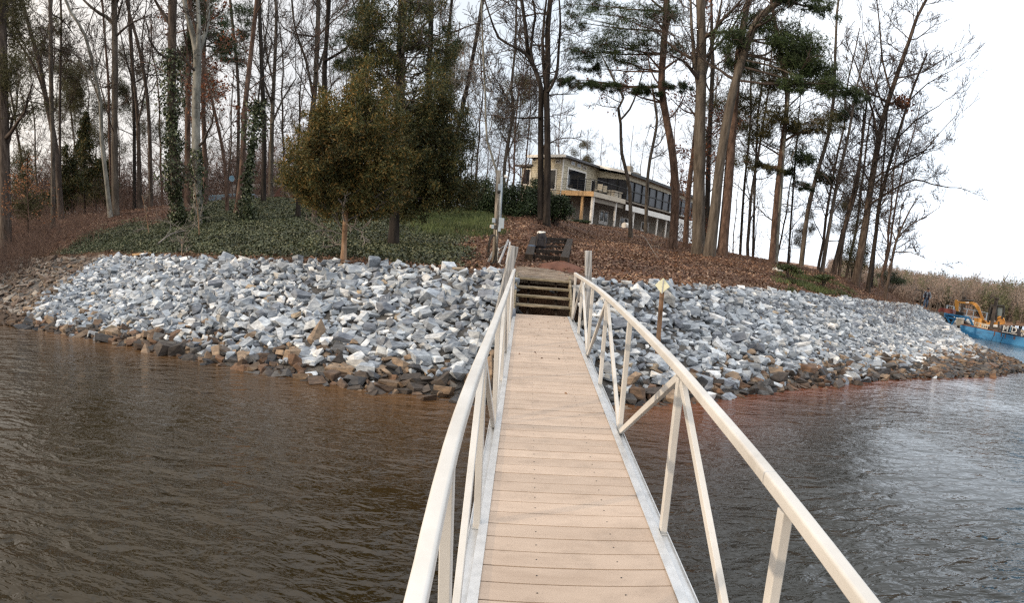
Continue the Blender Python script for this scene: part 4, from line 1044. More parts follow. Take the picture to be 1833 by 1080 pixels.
T('bare_tree', 'slim stem among the pines behind the brow', [(1327, 455), (1331, 350), (1340, 260), (1344, 200)], 5, 3.5, 46, 'bark_dark', nb=8, group=NA)
T('bare_tree', 'straight dark pole-like stem behind the brow', [(1351, 460), (1351, 337), (1353, 290), (1356, 210)], 5, 3.5, 46, 'bark_dark', nb=6, group=NA)
T('pine_tree', 'bushy olive pine with crooked limbs on the brow', [(1382, 470), (1389, 366), (1399, 270), (1406, 217), (1409, 169), (1400, 110)], 11, 7, None, 'bark_red', nb=8, b0=.4,
  limbs=[(5, (1402, 255), (1425, 240), (1460, 232), (1480, 238)), (3.5, (1399, 280), (1370, 262), (1345, 250))],
  blobs=[(1375, 150, 36, 28, 1.4), (1395, 215, 40, 26, 1.4), (1345, 190, 28, 24, 1.0), (1430, 230, 32, 14, 1.0), (1355, 245, 34, 18, .9), (1475, 222, 26, 18, 1.0), (1400, 110, 34, 24, 1.0), (1340, 290, 30, 12, .5), (1380, 300, 26, 10, .5)], fol='pine_olive', group=NA)
T('bare_tree', 'pale-footed trunk touching the olive pine', [(1389, 471), (1393, 400), (1398, 337), (1402, 270)], 8, 6, None, 'bark_pale', nb=7, group=NA, H=12, tw='twig_pale')
T('pine_tree', 'thin pine with a small high tuft right of the olive pine', [(1411, 474), (1420, 337), (1425, 270)], 4, 3, None, 'bark_dark', nb=4, H=10, blobs=[(1432, 285, 32, 18, 1.2), (1415, 310, 20, 10, .6), (1440, 335, 24, 8, .6)], group=NA)
T('pine_tree', 'leaning slender pine with tufts along one side', [(1435, 474), (1445, 385), (1462, 313), (1483, 241), (1493, 169), (1495, 96), (1498, 24)], 9, 4, None, 'bark_grey', nb=8, b0=.5,
  blobs=[(1475, 318, 22, 9, .9), (1520, 200, 30, 18, 1.0), (1500, 215, 24, 14, .7)], group=NA)
T('bare_tree', 'grey tree leaning right behind the brow with open fork', [(1471, 488), (1488, 385), (1502, 313), (1517, 250), (1528, 190)], 8, 4, None, 'bark_grey', limbs=[(3, (1495, 345), (1482, 320), (1460, 300))], nb=12, group=NA, H=13)
T('bare_tree', 'brown leaning trunk left of the tall bare tree', [(1490, 490), (1507, 424), (1527, 347), (1539, 289), (1545, 240)], 9, 4.5, None, 'bark_brown', nb=12, group=NA, H=12)
T('bare_tree', 'thinner brown stem crossing the leaning trunk left of the tallest bare tree', [(1503, 491), (1512, 415), (1534, 340), (1541, 280)], 6, 3.5, None, 'bark_brown', nb=10, group=NA, H=11)
T('bare_tree', 'tallest bare tree leaning out over the point', [(1534, 488), (1546, 424), (1560, 327), (1580, 217), (1599, 154), (1628, 72), (1642, 29), (1661, -6)], 15, 5, None, 'bark_brown',
  limbs=[(4.5, (1552, 370), (1590, 345), (1637, 322), (1668, 330), (1700, 336)), (5, (1572, 255), (1562, 200), (1545, 150), (1530, 110)), (4, (1595, 165), (1580, 110), (1575, 50), (1570, 5)),
         (3.5, (1585, 200), (1560, 130), (1548, 70)), (3.5, (1562, 320), (1600, 300), (1650, 275), (1680, 240)), (3, (1605, 140), (1650, 130), (1690, 105))], nb=14, b0=.4, group=NA, H=14, lvl=2)
T('bare_tree', 'slim bare tree just right of the tallest one', [(1558, 495), (1568, 419), (1575, 361), (1599, 270), (1623, 193), (1640, 144), (1660, 95)], 9, 3, None, 'bark_dark',
  limbs=[(3, (1605, 250), (1640, 215), (1680, 190)), (3, (1585, 320), (1620, 285), (1670, 265)), (2.5, (1628, 180), (1660, 150), (1700, 128))], nb=12, b0=.35, group=NA, H=13)
T('bare_tree', 'thin upright stem between the two tall bare trees', [(1565, 490), (1572, 380), (1582, 289), (1588, 200)], 4.5, 3, 41, 'bark_dark', nb=10, group=NA, H=12)
T('bare_tree', 'small low bare tree with a flat spreading crown at the point', [(1587, 522), (1596, 470), (1604, 433), (1612, 412)], 7, 4, None, 'bark_brown',
  limbs=[(3, (1606, 428), (1628, 404), (1650, 392), (1672, 378)), (2.6, (1604, 433), (1590, 400), (1570, 385)), (2.2, (1600, 452), (1630, 452), (1655, 462)), (2.5, (1608, 420), (1612, 380), (1625, 345))], nb=8, group=NA, H=6.5, blen=.3)

# cedars
T('cedar_tree', 'golden olive cedar with a bare orange trunk at the riprap crest', [(614, 474), (616, 440), (618, 400), (622, 330), (630, 260), (640, 190)], 11, 4, None, 'bark_orange', nb=16, b0=.25, blen=.10, H=9, ext=False, tw='twig_pale',
  blobs=[(600, 250, 44, 40, 3.6), (572, 300, 40, 42, 3.4), (645, 235, 38, 46, 3.4), (640, 300, 64, 50, 5), (598, 340, 58, 34, 4.5), (665, 345, 54, 32, 4.2), (672, 195, 24, 36, 1.6), (622, 372, 52, 20, 2.6), (655, 165, 16, 30, .9), (552, 335, 34, 28, 2), (580, 205, 18, 26, .9), (690, 260, 34, 40, 2.2), (545, 290, 24, 22, 1), (620, 190, 22, 26, .9), (548, 255, 16, 18, .5)],
  fol='cedar', tuft=.17, group='cedars above the riprap')
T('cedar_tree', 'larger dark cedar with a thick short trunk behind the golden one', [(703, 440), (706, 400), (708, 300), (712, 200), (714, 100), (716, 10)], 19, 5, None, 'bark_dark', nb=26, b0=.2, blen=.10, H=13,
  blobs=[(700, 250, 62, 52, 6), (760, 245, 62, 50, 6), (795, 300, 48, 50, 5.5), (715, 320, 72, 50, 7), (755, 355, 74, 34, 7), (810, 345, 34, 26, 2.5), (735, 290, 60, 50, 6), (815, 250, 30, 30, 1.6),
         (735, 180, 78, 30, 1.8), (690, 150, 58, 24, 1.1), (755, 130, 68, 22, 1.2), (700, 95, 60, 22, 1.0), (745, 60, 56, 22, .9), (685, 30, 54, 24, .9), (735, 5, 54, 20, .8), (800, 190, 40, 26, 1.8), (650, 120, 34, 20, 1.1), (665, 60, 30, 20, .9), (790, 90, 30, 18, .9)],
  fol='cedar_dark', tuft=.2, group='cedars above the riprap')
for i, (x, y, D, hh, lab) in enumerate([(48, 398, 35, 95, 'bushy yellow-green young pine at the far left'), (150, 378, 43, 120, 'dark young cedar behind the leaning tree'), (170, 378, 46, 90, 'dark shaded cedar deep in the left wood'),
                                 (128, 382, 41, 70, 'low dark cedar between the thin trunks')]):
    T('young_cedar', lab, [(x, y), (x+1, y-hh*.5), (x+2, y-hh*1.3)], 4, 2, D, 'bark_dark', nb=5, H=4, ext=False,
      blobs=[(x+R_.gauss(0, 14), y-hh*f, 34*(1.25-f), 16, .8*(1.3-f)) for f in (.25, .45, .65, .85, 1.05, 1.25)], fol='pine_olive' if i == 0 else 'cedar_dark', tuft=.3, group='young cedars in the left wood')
for i, (x, y, lab, dk) in enumerate([(533, 390, 'dark mossy stump-like trunk left of the golden cedar', 0), (562, 392, 'short reddish trunk beside the golden cedar', 1)]):
    T('bare_tree', lab, [(x, y), (x+1, y-40), (x-2, y-90), (x+3, y-150)], 9, 3, None, 'bark_dark' if dk == 0 else 'bark_red', nb=10, H=6, group=NA, tw='twig_pale' if dk == 0 else None)

# thin saplings in the ivy
for x, y, tx, ty, lab in [(267, 420, 254, 350, 'thin pale sapling in the ivy left of the ivy-clad trunk'), (357, 424, 347, 330, 'thin pale sapling in the ivy before the forked tree'), (323, 460, 325, 428, 'short dead stem at the crest below the ivy-clad trunk'),
                          (1583, 528, 1592, 470, 'thin pale sapling on the brow near the point')]:
    T('sapling', lab, [(x, y), ((x+tx)/2+2, (y+ty)/2), (tx, ty)], 2.2, 1.2, None, 'bark_orange', nb=5, H=1, ext=False, blen=.9, lvl=1, tw='twig_pale', group='saplings on the bank')

# ------------------------------------------------------------------ the wood behind: copies of a few bare trees and pines
def proto(seed, pine, H=18):
    rng = random.Random(seed); root = empty('woodland_tree', (0, 0, 0)); tk = MB(); cr = MB(); path = [(0, 0, -.4)]; rad = [.14]; x = y = 0
    for i in range(1, 12):
        x += rng.gauss(0, .11); y += rng.gauss(0, .11); path.append((x, y, H*i/12)); rad.append(.11*(1-i/13)+.02)
    tk.tube(path, rad, 7); C_ = []
    for i in range(26):
        f = rng.uniform(.22 if not pine else .45, .97); q = path[min(11, int(f*11))]
        a = rng.uniform(0, 6.283); e = rng.uniform(.1, .9); d = (math.cos(a)*math.cos(e), math.sin(a)*math.cos(e), math.sin(e)); tp = []
        grow(cr, q, d, H*.22*(1.15-.7*f), .05*(1.2-f), 2 if i % 2 else 1, rng, 5, .75, .25, .009, tips=tp)
        if pine: C_ += tp
    tk.build('trunk', M['bark_red' if seed % 2 else 'bark_brown'], root); cr.build('crown', M['twig_red' if seed % 2 else 'twig'], root)
    if pine:
        T_ = np.array(C_); C_ = np.repeat(T_, 6, 0)+RN.normal(size=(len(T_)*6, 3))*.3
        V = needles(C_, 6, .22, .026); link('foliage', mesh_np('foliage', V, tri_faces(len(V)//3), 3, M['pine_olive']), root)
    return root
protos = [proto(i, False) for i in range(5)]+[proto(10+i, True) for i in range(3)]
used = set(); nb_ = 0
def wood(n, px0, px1, d0, d1, seed, lab, grp, pine_p=.25, smin=.55):
    global nb_
    rng = random.Random(seed)
    for i in range(n):
        px = px0+(px1-px0)*(i+rng.random())/n; D = rng.uniform(d0, d1); a = az_of(px); x, y = D*math.sin(a), D*math.cos(a)
        k = rng.randrange(5) if rng.random() > pine_p else 5+rng.randrange(3)
        o = protos[k] if k not in used else copy_thing(protos[k]); used.add(k)
        s = rng.uniform(smin, 1.05); o.scale = (s, s, s*rng.uniform(.9, 1.15)); o.location = (x, y, hgt(x, y)); o.rotation_euler = (rng.gauss(0, .035), rng.gauss(0, .035), rng.uniform(0, 6.28))
        kd = 'pine with thin olive tufts' if k >= 5 else 'slender bare tree'
        o.name = 'pine_tree' if k >= 5 else 'bare_tree'
        tag(o, kd+' '+lab, 'tree', grp)
wood(34, -120, 600, 46, 90, 1, 'deep in the reddish wood left of the golden cedar', 'distant trees of the left wood', .12)
wood(26, 560, 930, 44, 80, 2, 'far behind the two cedars and the post', 'distant trees behind the cedars', .2)
wood(14, 930, 1210, 76, 100, 3, 'behind the roofs of the house', 'distant trees behind the house', .1, .5)
wood(15, 1215, 1600, 44, 62, 4, 'beyond the brow right of the house', 'distant trees beyond the brow', .2, .3)

# ------------------------------------------------------------------ bushes, undergrowth
def bush(px, py, rx, ry, D, label, fol='shrub', n=26, name='evergreen_shrub', group='dark evergreen shrubs before the house'):
    c = at(px, py, D); k = D/F; zb = hgt(c[0], c[1]); b = np.array([c[0], c[1], zb]); root = empty(name, b, label, 'shrub', group)
    st = MB(b); C_ = []; rng = random.Random(int(px+py))
    for i in range(n):
        v = np.array([rng.gauss(0, 1), rng.gauss(0, 1), rng.gauss(0, 1)]); v /= np.linalg.norm(v); v *= rng.random()**.4
        q = c+v*np.array([rx*k, rx*k*.8, ry*k]); q[2] = max(q[2], hgt(q[0], q[1])+.1)
        st.tube([tuple(b+np.array([rng.gauss(0, .06), rng.gauss(0, .06), -.1])), tuple((b+q)/2+np.array([0, 0, .15])), tuple(q)], [.03, .02, .008], 4)
        C_.append(q+RN.normal(size=(300, 3))*np.array([rx*k*.2, rx*k*.2, ry*k*.22]))
    C_ = np.concatenate(C_); st.build('stems', M['twig'], root); V = quads(C_, RN.uniform(.03, .065, len(C_)), 1.9, 0)
    link('foliage', mesh_np('foliage', V-b, quad_faces(len(C_)), 4, M[fol]), root)
bush(866, 360, 40, 36, 31, 'large dark evergreen shrub left of the utility post', n=34)
bush(925, 366, 36, 26, 30, 'dark evergreen shrub between the post and the twin trunk', n=30)
bush(958, 362, 24, 26, 31, 'dark evergreen shrub at the foot of the twin trunk', n=24)
bush(995, 372, 26, 18, 30.5, 'dark evergreen shrub right of the twin trunk', n=24)
bush(1040, 398, 14, 4, 50, 'low green shrub at the foot of the house steps', n=10)
bush(1415, 482, 22, 8, 27, 'low green shrub beside the white stone on the brow', 'grass', 5, 'low_shrub', 'low shrubs on the brow')
bush(1475, 497, 22, 7, 28, 'low green shrub between the leaning trunks', 'grass', 5, 'low_shrub', 'low shrubs on the brow')
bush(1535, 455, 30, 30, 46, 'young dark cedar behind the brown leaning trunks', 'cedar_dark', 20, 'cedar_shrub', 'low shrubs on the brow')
bush(1595, 500, 26, 12, 50, 'dark shrub beyond the small spreading tree', 'shrub', 14, 'cedar_shrub', 'low shrubs on the brow')

def orange_sapling():
    b = at(52, 420, 31); b[2] = hgt(b[0], b[1]); root = empty('orange_sapling', b, 'sapling with orange autumn leaves at the far left', 'sapling'); tp = []; tk = MB(b); cr = MB(b); rng = random.Random(2)
    tk.tube([tuple(b), tuple(b+np.array([.1, 0, 1.6])), tuple(b+np.array([.15, 0, 3.4]))], [.03, .022, .01], 6)
    for i in range(16):
        f = rng.uniform(.2, 1); q = b+np.array([.15*f, 0, 3.4*f]); a = rng.uniform(0, 6.28)
        grow(cr, tuple(q), (math.cos(a), math.sin(a), .5), 1.5*(1.2-.5*f), .012, 1, rng, 5, .7, .2, .005, tips=tp)
    tk.build('trunk', M['twig_red'], root); cr.build('crown', M['twig_red'], root)
    T_ = np.array(tp); C_ = np.repeat(T_, 2, 0)+RN.normal(size=(len(T_)*2, 3))*.12
    V = quads(C_, RN.uniform(.05, .09, len(C_)), 1.5, 0); link('leaves', mesh_np('leaves', V-b, quad_faces(len(C_)), 4, M['orange_leaf']), root)
orange_sapling()

def thicket(name, n, px0, px1, r0, r1, hmax, mat, label, seed, dens=None):
    rng = random.Random(seed); mb = MB()
    for i in range(n):
        px = rng.uniform(px0, px1); a = az_of(px); r = rng.uniform(r0, r1); x, y = r*math.sin(a), r*math.cos(a)
        if dens and rng.random() > dens(px, r): continue
        z = hgt(x, y); aa = rng.uniform(0, 6.28); e = rng.uniform(.7, 1.4)
        grow(mb, (x, y, z), (math.cos(aa)*math.cos(e), math.sin(aa)*math.cos(e), math.sin(e)), hmax*rng.uniform(.35, 1), .009, 1, rng, 4, .9, .1, .004, None, 3, .25)
    tag(mb.build(name, M[mat]), label, 'undergrowth', kind='stuff')
thicket('thorny_undergrowth', 1500, -120, 190, 27, 37, 1.7, 'twig_red', 'reddish brown thicket of twigs above the old bank', 1, lambda px, r: 1 if px < 90 else .25)
thicket('woodland_undergrowth', 1500, -80, 620, 40, 62, 2.6, 'twig_red', 'reddish twiggy undergrowth on the floor of the left wood', 2)
thicket('brow_undergrowth', 600, 1180, 1640, 26, 50, 1.0, 'twig_red', 'dry reddish twigs on the brow under the leaning trees', 3, lambda px, r: .35 if px < 1480 else 1)

# reddish wood of far-off saplings closing the left background
def far_wood(name, px0, px1, r0, r1, n, h0, h1, label, seed, pines=.12):
    rng = random.Random(seed); V = []; VP_ = []; zz = hgt
    for i in range(n):
        px = px0+(px1-px0)*rng.random(); a = az_of(px); r = rng.uniform(r0, r1); x, y = r*math.sin(a), r*math.cos(a); z = max(hgt(x, y), 0)
        h = rng.uniform(h0, h1); c = np.array([x, y, z]); m = 90
        pts = c+RN.normal(size=(m, 3))*np.array([h*.16, h*.16, h*.2])+np.array([0, 0, h*.55]); pts[:, 2] = np.clip(pts[:, 2], z, z+h*1.1)
        if rng.random() < pines: VP_.append(pts)
        else: V.append(pts)
    P1 = np.concatenate(V); v1 = needles(P1, 2, 1.3, .05, 1.0); me = mesh_np(name, v1, tri_faces(len(v1)//3), 3, M['twig_red'])
    tag(link(name, me), label, 'wood', kind='stuff')
far_wood('distant_thicket', -150, 640, 60, 95, 430, 3.5, 9.5, 'hazy mass of reddish saplings closing the view through the left wood', 5, 0)
far_wood('distant_thicket', 640, 1240, 78, 100, 70, 3, 6, 'thin mass of bare saplings behind the house and cedars', 6, 0)

def branch_litter():
    rng = random.Random(9)
    for k, (x0, y0, x1, y1, w_, lab) in enumerate([(283, 443, 352, 408, .03, 'fallen grey branch lying in the ivy before the forked tree'), (1146, 424, 1180, 466, .025, 'thin fallen branch on the leaf slope right of the timber steps')]):
        a = ground_hit(x0, y0); b = ground_hit(x1, y1); mb = MB(a)
        pts = [a+(b-a)*t+np.array([0, 0, .12+.1*math.sin(t*5)]) for t in np.linspace(0, 1, 7)]
        mb.tube([tuple(p) for p in pts], [w_*(1-.1*i) for i in range(7)], 6)
        for i in range(1, 6):
            d = (b-a)/np.linalg.norm(b-a)+np.array([rng.gauss(0, .5), rng.gauss(0, .5), .3]); grow(mb, tuple(pts[i]), tuple(d/np.linalg.norm(d)), 1.4, w_*.5, 1, rng, 4, .7, 0, .006)
        tag(mb.build('fallen_branch', M['twig_pale']), lab, 'branch', 'fallen branches')
    g = ground_hit(1392, 486); mb = MB(g); mb.ball(g+np.array([0, 0, .06]), .28, .2, .13, 7, 5); o = mb.build('white_stone', M['white']); tag(o, 'white stone lying on the brow beside the low shrub', 'stone')
    g = ground_hit(255, 458); mb = MB(g); mb.bar(g+EX*-.35+EZ*.05, g+EX*.4+EZ*.07+EY*.1, .22, .06); tag(mb.build('cut_board', M['wood_new'], bevel=.01), 'short pale cut board lying at the crest above the riprap', 'board')
    # nest of leaves
    D = 38; c = at(1614, 184, D); P_ = c+RN.normal(size=(260, 3))*np.array([.28, .25, .18]); V = quads(P_, RN.uniform(.08, .16, 260), 1.6, 0)
    tag(link('leaf_nest', mesh_np('leaf_nest', V-c, quad_faces(260), 4, M['dead_leaf']), origin=c), 'round squirrel nest of dead leaves high in the slim bare tree', 'nest')
branch_litter()

# ------------------------------------------------------------------ the house on the hill
def solve(fn, target, lo, hi, idx):
    inc = proj(fn(hi))[idx] > proj(fn(lo))[idx]
    for _ in range(50):
        m = (lo+hi)/2
        if (proj(fn(m))[idx] < target) == inc: lo = m
        else: hi = m
    return (lo+hi)/2

def build_house():
    az1 = math.radians(36); e1 = np.array([math.sin(az1), math.cos(az1), 0]); e2 = np.array([-math.cos(az1), math.sin(az1), 0])
    Q = at(1063, 343, 60)
    def H(u, v, z): return np.array([Q[0]+u*e1[0]+v*e2[0], Q[1]+u*e1[1]+v*e2[1], z])
    def zf(u, v, py): return solve(lambda z: H(u, v, z), py, -5, 30, 1)
    def uf(px, v=0., z=6.): return solve(lambda u: H(u, v, z), px, -8, 45, 0)
    def vf(px, u=0., z=6.): return solve(lambda v: H(u, v, z), px, -8, 25, 0)
    zd = Q[2]; u1 = uf(1121, 0, zd); v1 = vf(1004, 0, zd); v2 = vf(949, 0, zd); v3 = vf(926, 0, zd)
    zg = zf(0, 0, 401)-.1; zt = zf(0, v1, 279); zt1 = zf(u1, v1, 300)
    ze = zf(u1, 0, 312); zsc = zf(u1, 0, 322.5); zbt = zf(u1, 0, 366.); uL = uf(1232, 0, zd)
    zscL = zsc
    print('HOUSE u1 %.1f v1 %.1f v2 %.1f v3 %.1f zd %.1f zg %.1f zt %.1f zt1 %.1f ze %.1f zsc %.1f uL %.1f' % (u1, v1, v2, v3, zd, zg, zt, zt1, ze, zsc, uL), 'ground', hgt(Q[0], Q[1]))
    root = empty('lake_house', H(0, 0, zg), 'cream shingled house with dark screened porch and raised deck on the hill', 'house'); o = H(0, 0, zg)
    def fb(u0, u1_, v0, v1_, z0, z1, nm, mt, par=None, bev=0):
        mb = MB(o); mb.frame_box(H((u0+u1_)/2, (v0+v1_)/2, (z0+z1)/2), e1, e2, EZ, abs(u1_-u0)/2, abs(v1_-v0)/2, abs(z1-z0)/2)
        return mb.build(nm, M[mt], par or root, bev)
    def prism(poly, ext0, ext1, axis, nm, mt, par=None):
        """poly of (s,z) in the plane of the other axis, extruded along axis"""
        mb = MB(o); n = len(poly)
        P0 = [H(ext0, s_, z) if axis == 'u' else H(s_, ext0, z) for s_, z in poly]; P1 = [H(ext1, s_, z) if axis == 'u' else H(s_, ext1, z) for s_, z in poly]
        mb.add(P0+P1, [tuple(range(n)), tuple(reversed(range(n, 2*n)))]+[(i, n+i, n+(i+1) % n, (i+1) % n) for i in range(n)]); return mb.build(nm, M[mt], par or root)
    # siding with clapboard courses
    def courses(pa, pb, z0, z1fn, nm, out, par=root):
        """clapboard strips along a wall face from pa to pb (2D house coords)"""
        mb = MB(o); z = z0; a = np.array(pa); b = np.array(pb); L_ = np.linalg.norm(b-a)
        while z < max(z1fn(0), z1fn(1))-.08:
            z1 = z+.20
            t0 = 0.; t1 = 1.
            if z1fn(0) < z1: t0 = (z1-z1fn(0))/(z1fn(1)-z1fn(0)+1e-9)
            if z1fn(1) < z1: t1 = (z1-z1fn(0))/(z1fn(1)-z1fn(0)+1e-9)
            if t1-t0 > .02:
                p = a+(b-a)*t0; q = a+(b-a)*t1
                mb.add([H(*(p+out*.035), z), H(*(q+out*.035), z), H(*(q+out*.008), z1), H(*(p+out*.008), z1), H(*(p), z), H(*(q), z)], [(0, 1, 2, 3), (4, 5, 1, 0)])
            z = z1
        return mb.build(nm, M['siding'], par)
    # tower block
    prism([(v1, zg-2), (v1, zt-.18), (v2, zt-.05), (v2, zg-2)], .02, u1+3, 'u', 'tower_wall', 'siding')
    courses((.02, v1+.02), (.02, v2), zd-.6, lambda t: zt-.2, 'front_siding', np.array((-1., 0)))
    courses((.02, v1), (u1, v1), zd-.2, lambda t: zt-.35+(zt1-zt)*t, 'side_siding', np.array((0., -1.)))
    fb(-.03, .12, v1-.04, v1+.06, zg, zt-.25, 'corner_board', 'white')
    # mono-pitch roof slabs
    prism([(-.5, zt+.02), (-.5, zt-.16), (u1+.9, zt1-.14), (u1+.9, zt1+.04)], v1-.55, v2+.35, 'v', 'tower_roof', 'roof')
    prism([(-.53, zt+.05), (-.53, zt-.20), (-.45, zt-.20), (-.45, zt+.05)], v1-.58, v2+.38, 'v', 'roof_fascia', 'white')
    # low left annex
    za = zf(.4, (v2+v3)/2, 297)
    fb(.5, 4.5, v2, v3, zg-2, za-.1, 'annex_wall', 'siding')
    prism([(-.2, za-.12), (-.2, za+.06), (5, za+.35), (5, za+.12)], v2-.1, v3+.45, 'v', 'annex_roof', 'roof')
    mb = MB(o); mb.tube([tuple(H(.4, v3+.05, za)), tuple(H(.4, v3+.05, zg))], .06, 6); mb.build('downpipe', M['black'], root)
    def window_front(px0, px1, py0, py1, u, nm='window', fr=.12, mull=False):
        va, vb = vf(px1, u, zd), vf(px0, u, zd); vm = (va+vb)/2; z1, z0 = zf(u, vm, py0), zf(u, vm, py1)
        f = fb(u-.07, u, va-fr, vb+fr, z0-fr, z1+fr, nm, 'white'); g = fb(u-.085, u-.06, va, vb, z0, z1, 'pane', 'glass_dark', f)
        if mull: fb(u-.1, u-.05, va, vb, (z0+z1)/2-.03, (z0+z1)/2+.03, 'mullion', 'white', f)
        return f
    def window_side(px0, px1, py0, py1, v, nm='window', fr=.12):
        ua, ub = uf(px0, v, zd), uf(px1, v, zd); um = (ua+ub)/2; z1, z0 = zf(um, v, py0), zf(um, v, py1)
        f = fb(ua-fr, ub+fr, v-.07, v, z0-fr, z1+fr, nm, 'white'); fb(ua, ub, v-.085, v-.06, z0, z1, 'pane', 'glass_dark', f); return f
    window_front(936, 947, 304, 330, .5)
    window_front(984, 993, 305, 338, 0.02)
    window_front(992, 999.5, 287.5, 291, 0.02, 'clerestory_window', .07)
    window_front(951, 956, 283, 288, 0.02, 'clerestory_window', .05)
    for a, b, y0, y1 in ((1018, 1023, 290.5, 294.5), (1028.5, 1034, 294.5, 298.8), (1039, 1044, 299, 303)): window_side(a, b, y0, y1, v1-.02, 'clerestory_window', .06)
    window_side(1014, 1044, 307, 339, v1-.02, 'picture_window', .16)
    f = window_side(1056, 1062, 324, 343, v1-.02, 'deck_door', .06)
    # main wing: porch with dark screens above, open undercroft below
    W = 7.5
    prism([(v1+.05, zbt), (v1+.05, ze+.25), (.1, ze-.12), (.1, zsc), (v1+.05, zsc+.15)], u1+.1, u1+.2, 'u', 'gable_panel', 'siding')
    prism([(-.45, ze-.02), (-.45, ze+.14), (W, ze+1.25), (W, ze+1.08)], u1-.5, uL+3, 'u', 'wing_roof', 'roof')
    prism([(-.5, ze-.08), (-.5, ze+.16), (W, ze+1.28), (W, ze+1.04)], u1-.56, u1-.48, 'u', 'rake_board', 'white')
    fb(u1-.3, uL+3, -.5, -.43, ze-.12, ze+.14, 'gutter', 'black')
    fb(u1+.1, uL+3, .0, .14, zsc, ze+.02, 'eave_wall', 'siding')
    fb(u1+.1, uL+3, .2, .25, zd+.1, zsc, 'side_screen', 'screen')
    fb(u1+.14, u1+.18, .2, v1, zd+.05, zsc+.15, 'front_screen', 'screen')
    nb = 11; step = (uL+3-u1)/nb
    for i in range(nb+1):
        u = u1+.12+i*step; fb(u-.06, u+.06, .10, .24, zd, zsc, 'screen_post', 'black')
    for f_ in (.34, .67): fb(u1+.02, u1+.12, v1*f_-.05, v1*f_+.05, zd, zsc+.1, 'screen_post', 'black')
    fb(u1+.1, uL+3, .12, .2, zd+.95, zd+1.05, 'screen_rail', 'black')
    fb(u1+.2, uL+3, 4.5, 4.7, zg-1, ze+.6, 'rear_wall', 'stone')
    fb(u1-.1, uL+3, -.05, W, zd-.18, zd-.02, 'porch_floor', 'wood_old')
    fb(u1-.1, uL+3, -.09, -.04, zbt-.55, zbt-.02, 'white_beam', 'white')
    # deck
    fb(.06, u1-.1, .06, v1-.02, zd-.10, zd, 'deck_floor', 'wood_old')
    fb(0, .06, 0, v1+.5, zd-.42, zd+.01, 'deck_fascia', 'wood_new')
    fb(0.06, u1-.1, 0, .06, zd-.42, zd+.01, 'deck_fascia', 'beige')
    fb(.3, u1, .25, .4, zd-.85, zd-.42, 'deck_beam', 'stone')
    mb = MB(o)
    for v in np.linspace(.05, v1, 5): mb.tube([tuple(H(.03, v, zd)), tuple(H(.03, v, zd+1.05))], .035, 6)
    for u in np.linspace(1.6, u1, 4): mb.tube([tuple(H(u, .03, zd)), tuple(H(u, .03, zd+1.05))], .035, 6)
    for h in (.2, .4, .6, .8, 1.05):
        w_ = .012 if h < 1 else .03
        mb.tube([tuple(H(.03, v1, zd+h)), tuple(H(.03, .03, zd+h))], w_, 5); mb.tube([tuple(H(.03, .03, zd+h)), tuple(H(u1, .03, zd+h))], w_, 5)
    mb.build('deck_railing', M['black'], root)
    mb = MB(o)
    for v in np.linspace(v1+.4, v3, 6): mb.tube([tuple(H(-.9, v, zd-.4)), tuple(H(-.9, v, zd+.6))], .045, 6)
    for h in (.1, .35, .6): mb.tube([tuple(H(-.9, v1+.4, zd-.4+h*1.6)), tuple(H(-.9, v3, zd-.4+h*1.6))], .02, 5)
    mb.build('walk_railing', M['black'], root)
    # outside stairs going down at the left of the deck
    mb = MB(o)
    for i in range(12):
        f = i/11; mb.frame_box(H(-.7, v1+1.2-f*3.4-0.2, zd-.25-f*(zd-zg-.3)), e1, e2, EZ, .55, .16, .03)
    for u in (-1.25, -.15): mb.bar(H(u, v1+1.2, zd-.3), H(u, v1-2.4, zg-.1), .06, .28)
    mb.build('outside_stairs', M['wood_old'], root)
    # columns
    for px, mt, r in ((1058, 'white', .17), (1105.5, 'white', .13), (1137, 'white', .17), (1160, 'white', .13), (1180, 'white', .13), (1196, 'white', .13)):
        u = uf(px, 0, zg+1.5) if px > 1060 else .45
        mb = MB(o); p = H(u, .3, zg-1.2); mb.tube([tuple(p), tuple(H(u, .3, zd-.4))], r, 12); mb.build('column', M[mt], root)
    mb = MB(o); u = .3; v = vf(1042.5, u, zg+2); mb.bar(H(u, v, zg-1), H(u, v, zd-.4), .22, .22, e1); mb.build('wood_post', M['wood_new'], root)
    mb = MB(o); mb.bar(H(.3, v1-.3, zg-1), H(.3, v1-.3, zd-.4), .14, .14, e1); mb.build('wood_post', M['wood_old'], root)
    # lower storey
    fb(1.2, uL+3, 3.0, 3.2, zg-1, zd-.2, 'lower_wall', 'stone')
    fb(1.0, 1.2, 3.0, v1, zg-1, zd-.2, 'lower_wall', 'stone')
    def french(px0, px1, py0, py1):
        v = 3.0; ua, ub = uf(px0, v, zg+1), uf(px1, v, zg+1); um = (ua+ub)/2; z1, z0 = zf(um, v, py0), zf(um, v, py1)
        d = fb(ua, ub, v-.08, v, z0, z1, 'french_door', 'white')
        for a, b in ((.12, .44), (.56, .88)):
            fb(ua+(ub-ua)*a, ua+(ub-ua)*b, v-.10, v-.07, z0+.25*(z1-z0), z1-.1*(z1-z0), 'pane', 'glass_dark', d)
    french(1071, 1087, 377, 402); french(1108, 1124, 390, 410); french(1146, 1160, 398, 416)
    u0_, z_ = 1.0, zg
    fb(.93, 1.0, 3.6, v1-.6, zg+.3, zg+2.1, 'lower_window', 'glass_dark')
    # roof odds and ends
    c = uf(1124, 2.5, ze); fb(c-.3, c+.3, 2.2, 2.9, ze, zf(c, 2.5, 298), 'chimney', 'stone'); fb(c+1.0, c+2.2, 2.2, 3.4, ze, ze+1.0, 'chimney', 'stone')
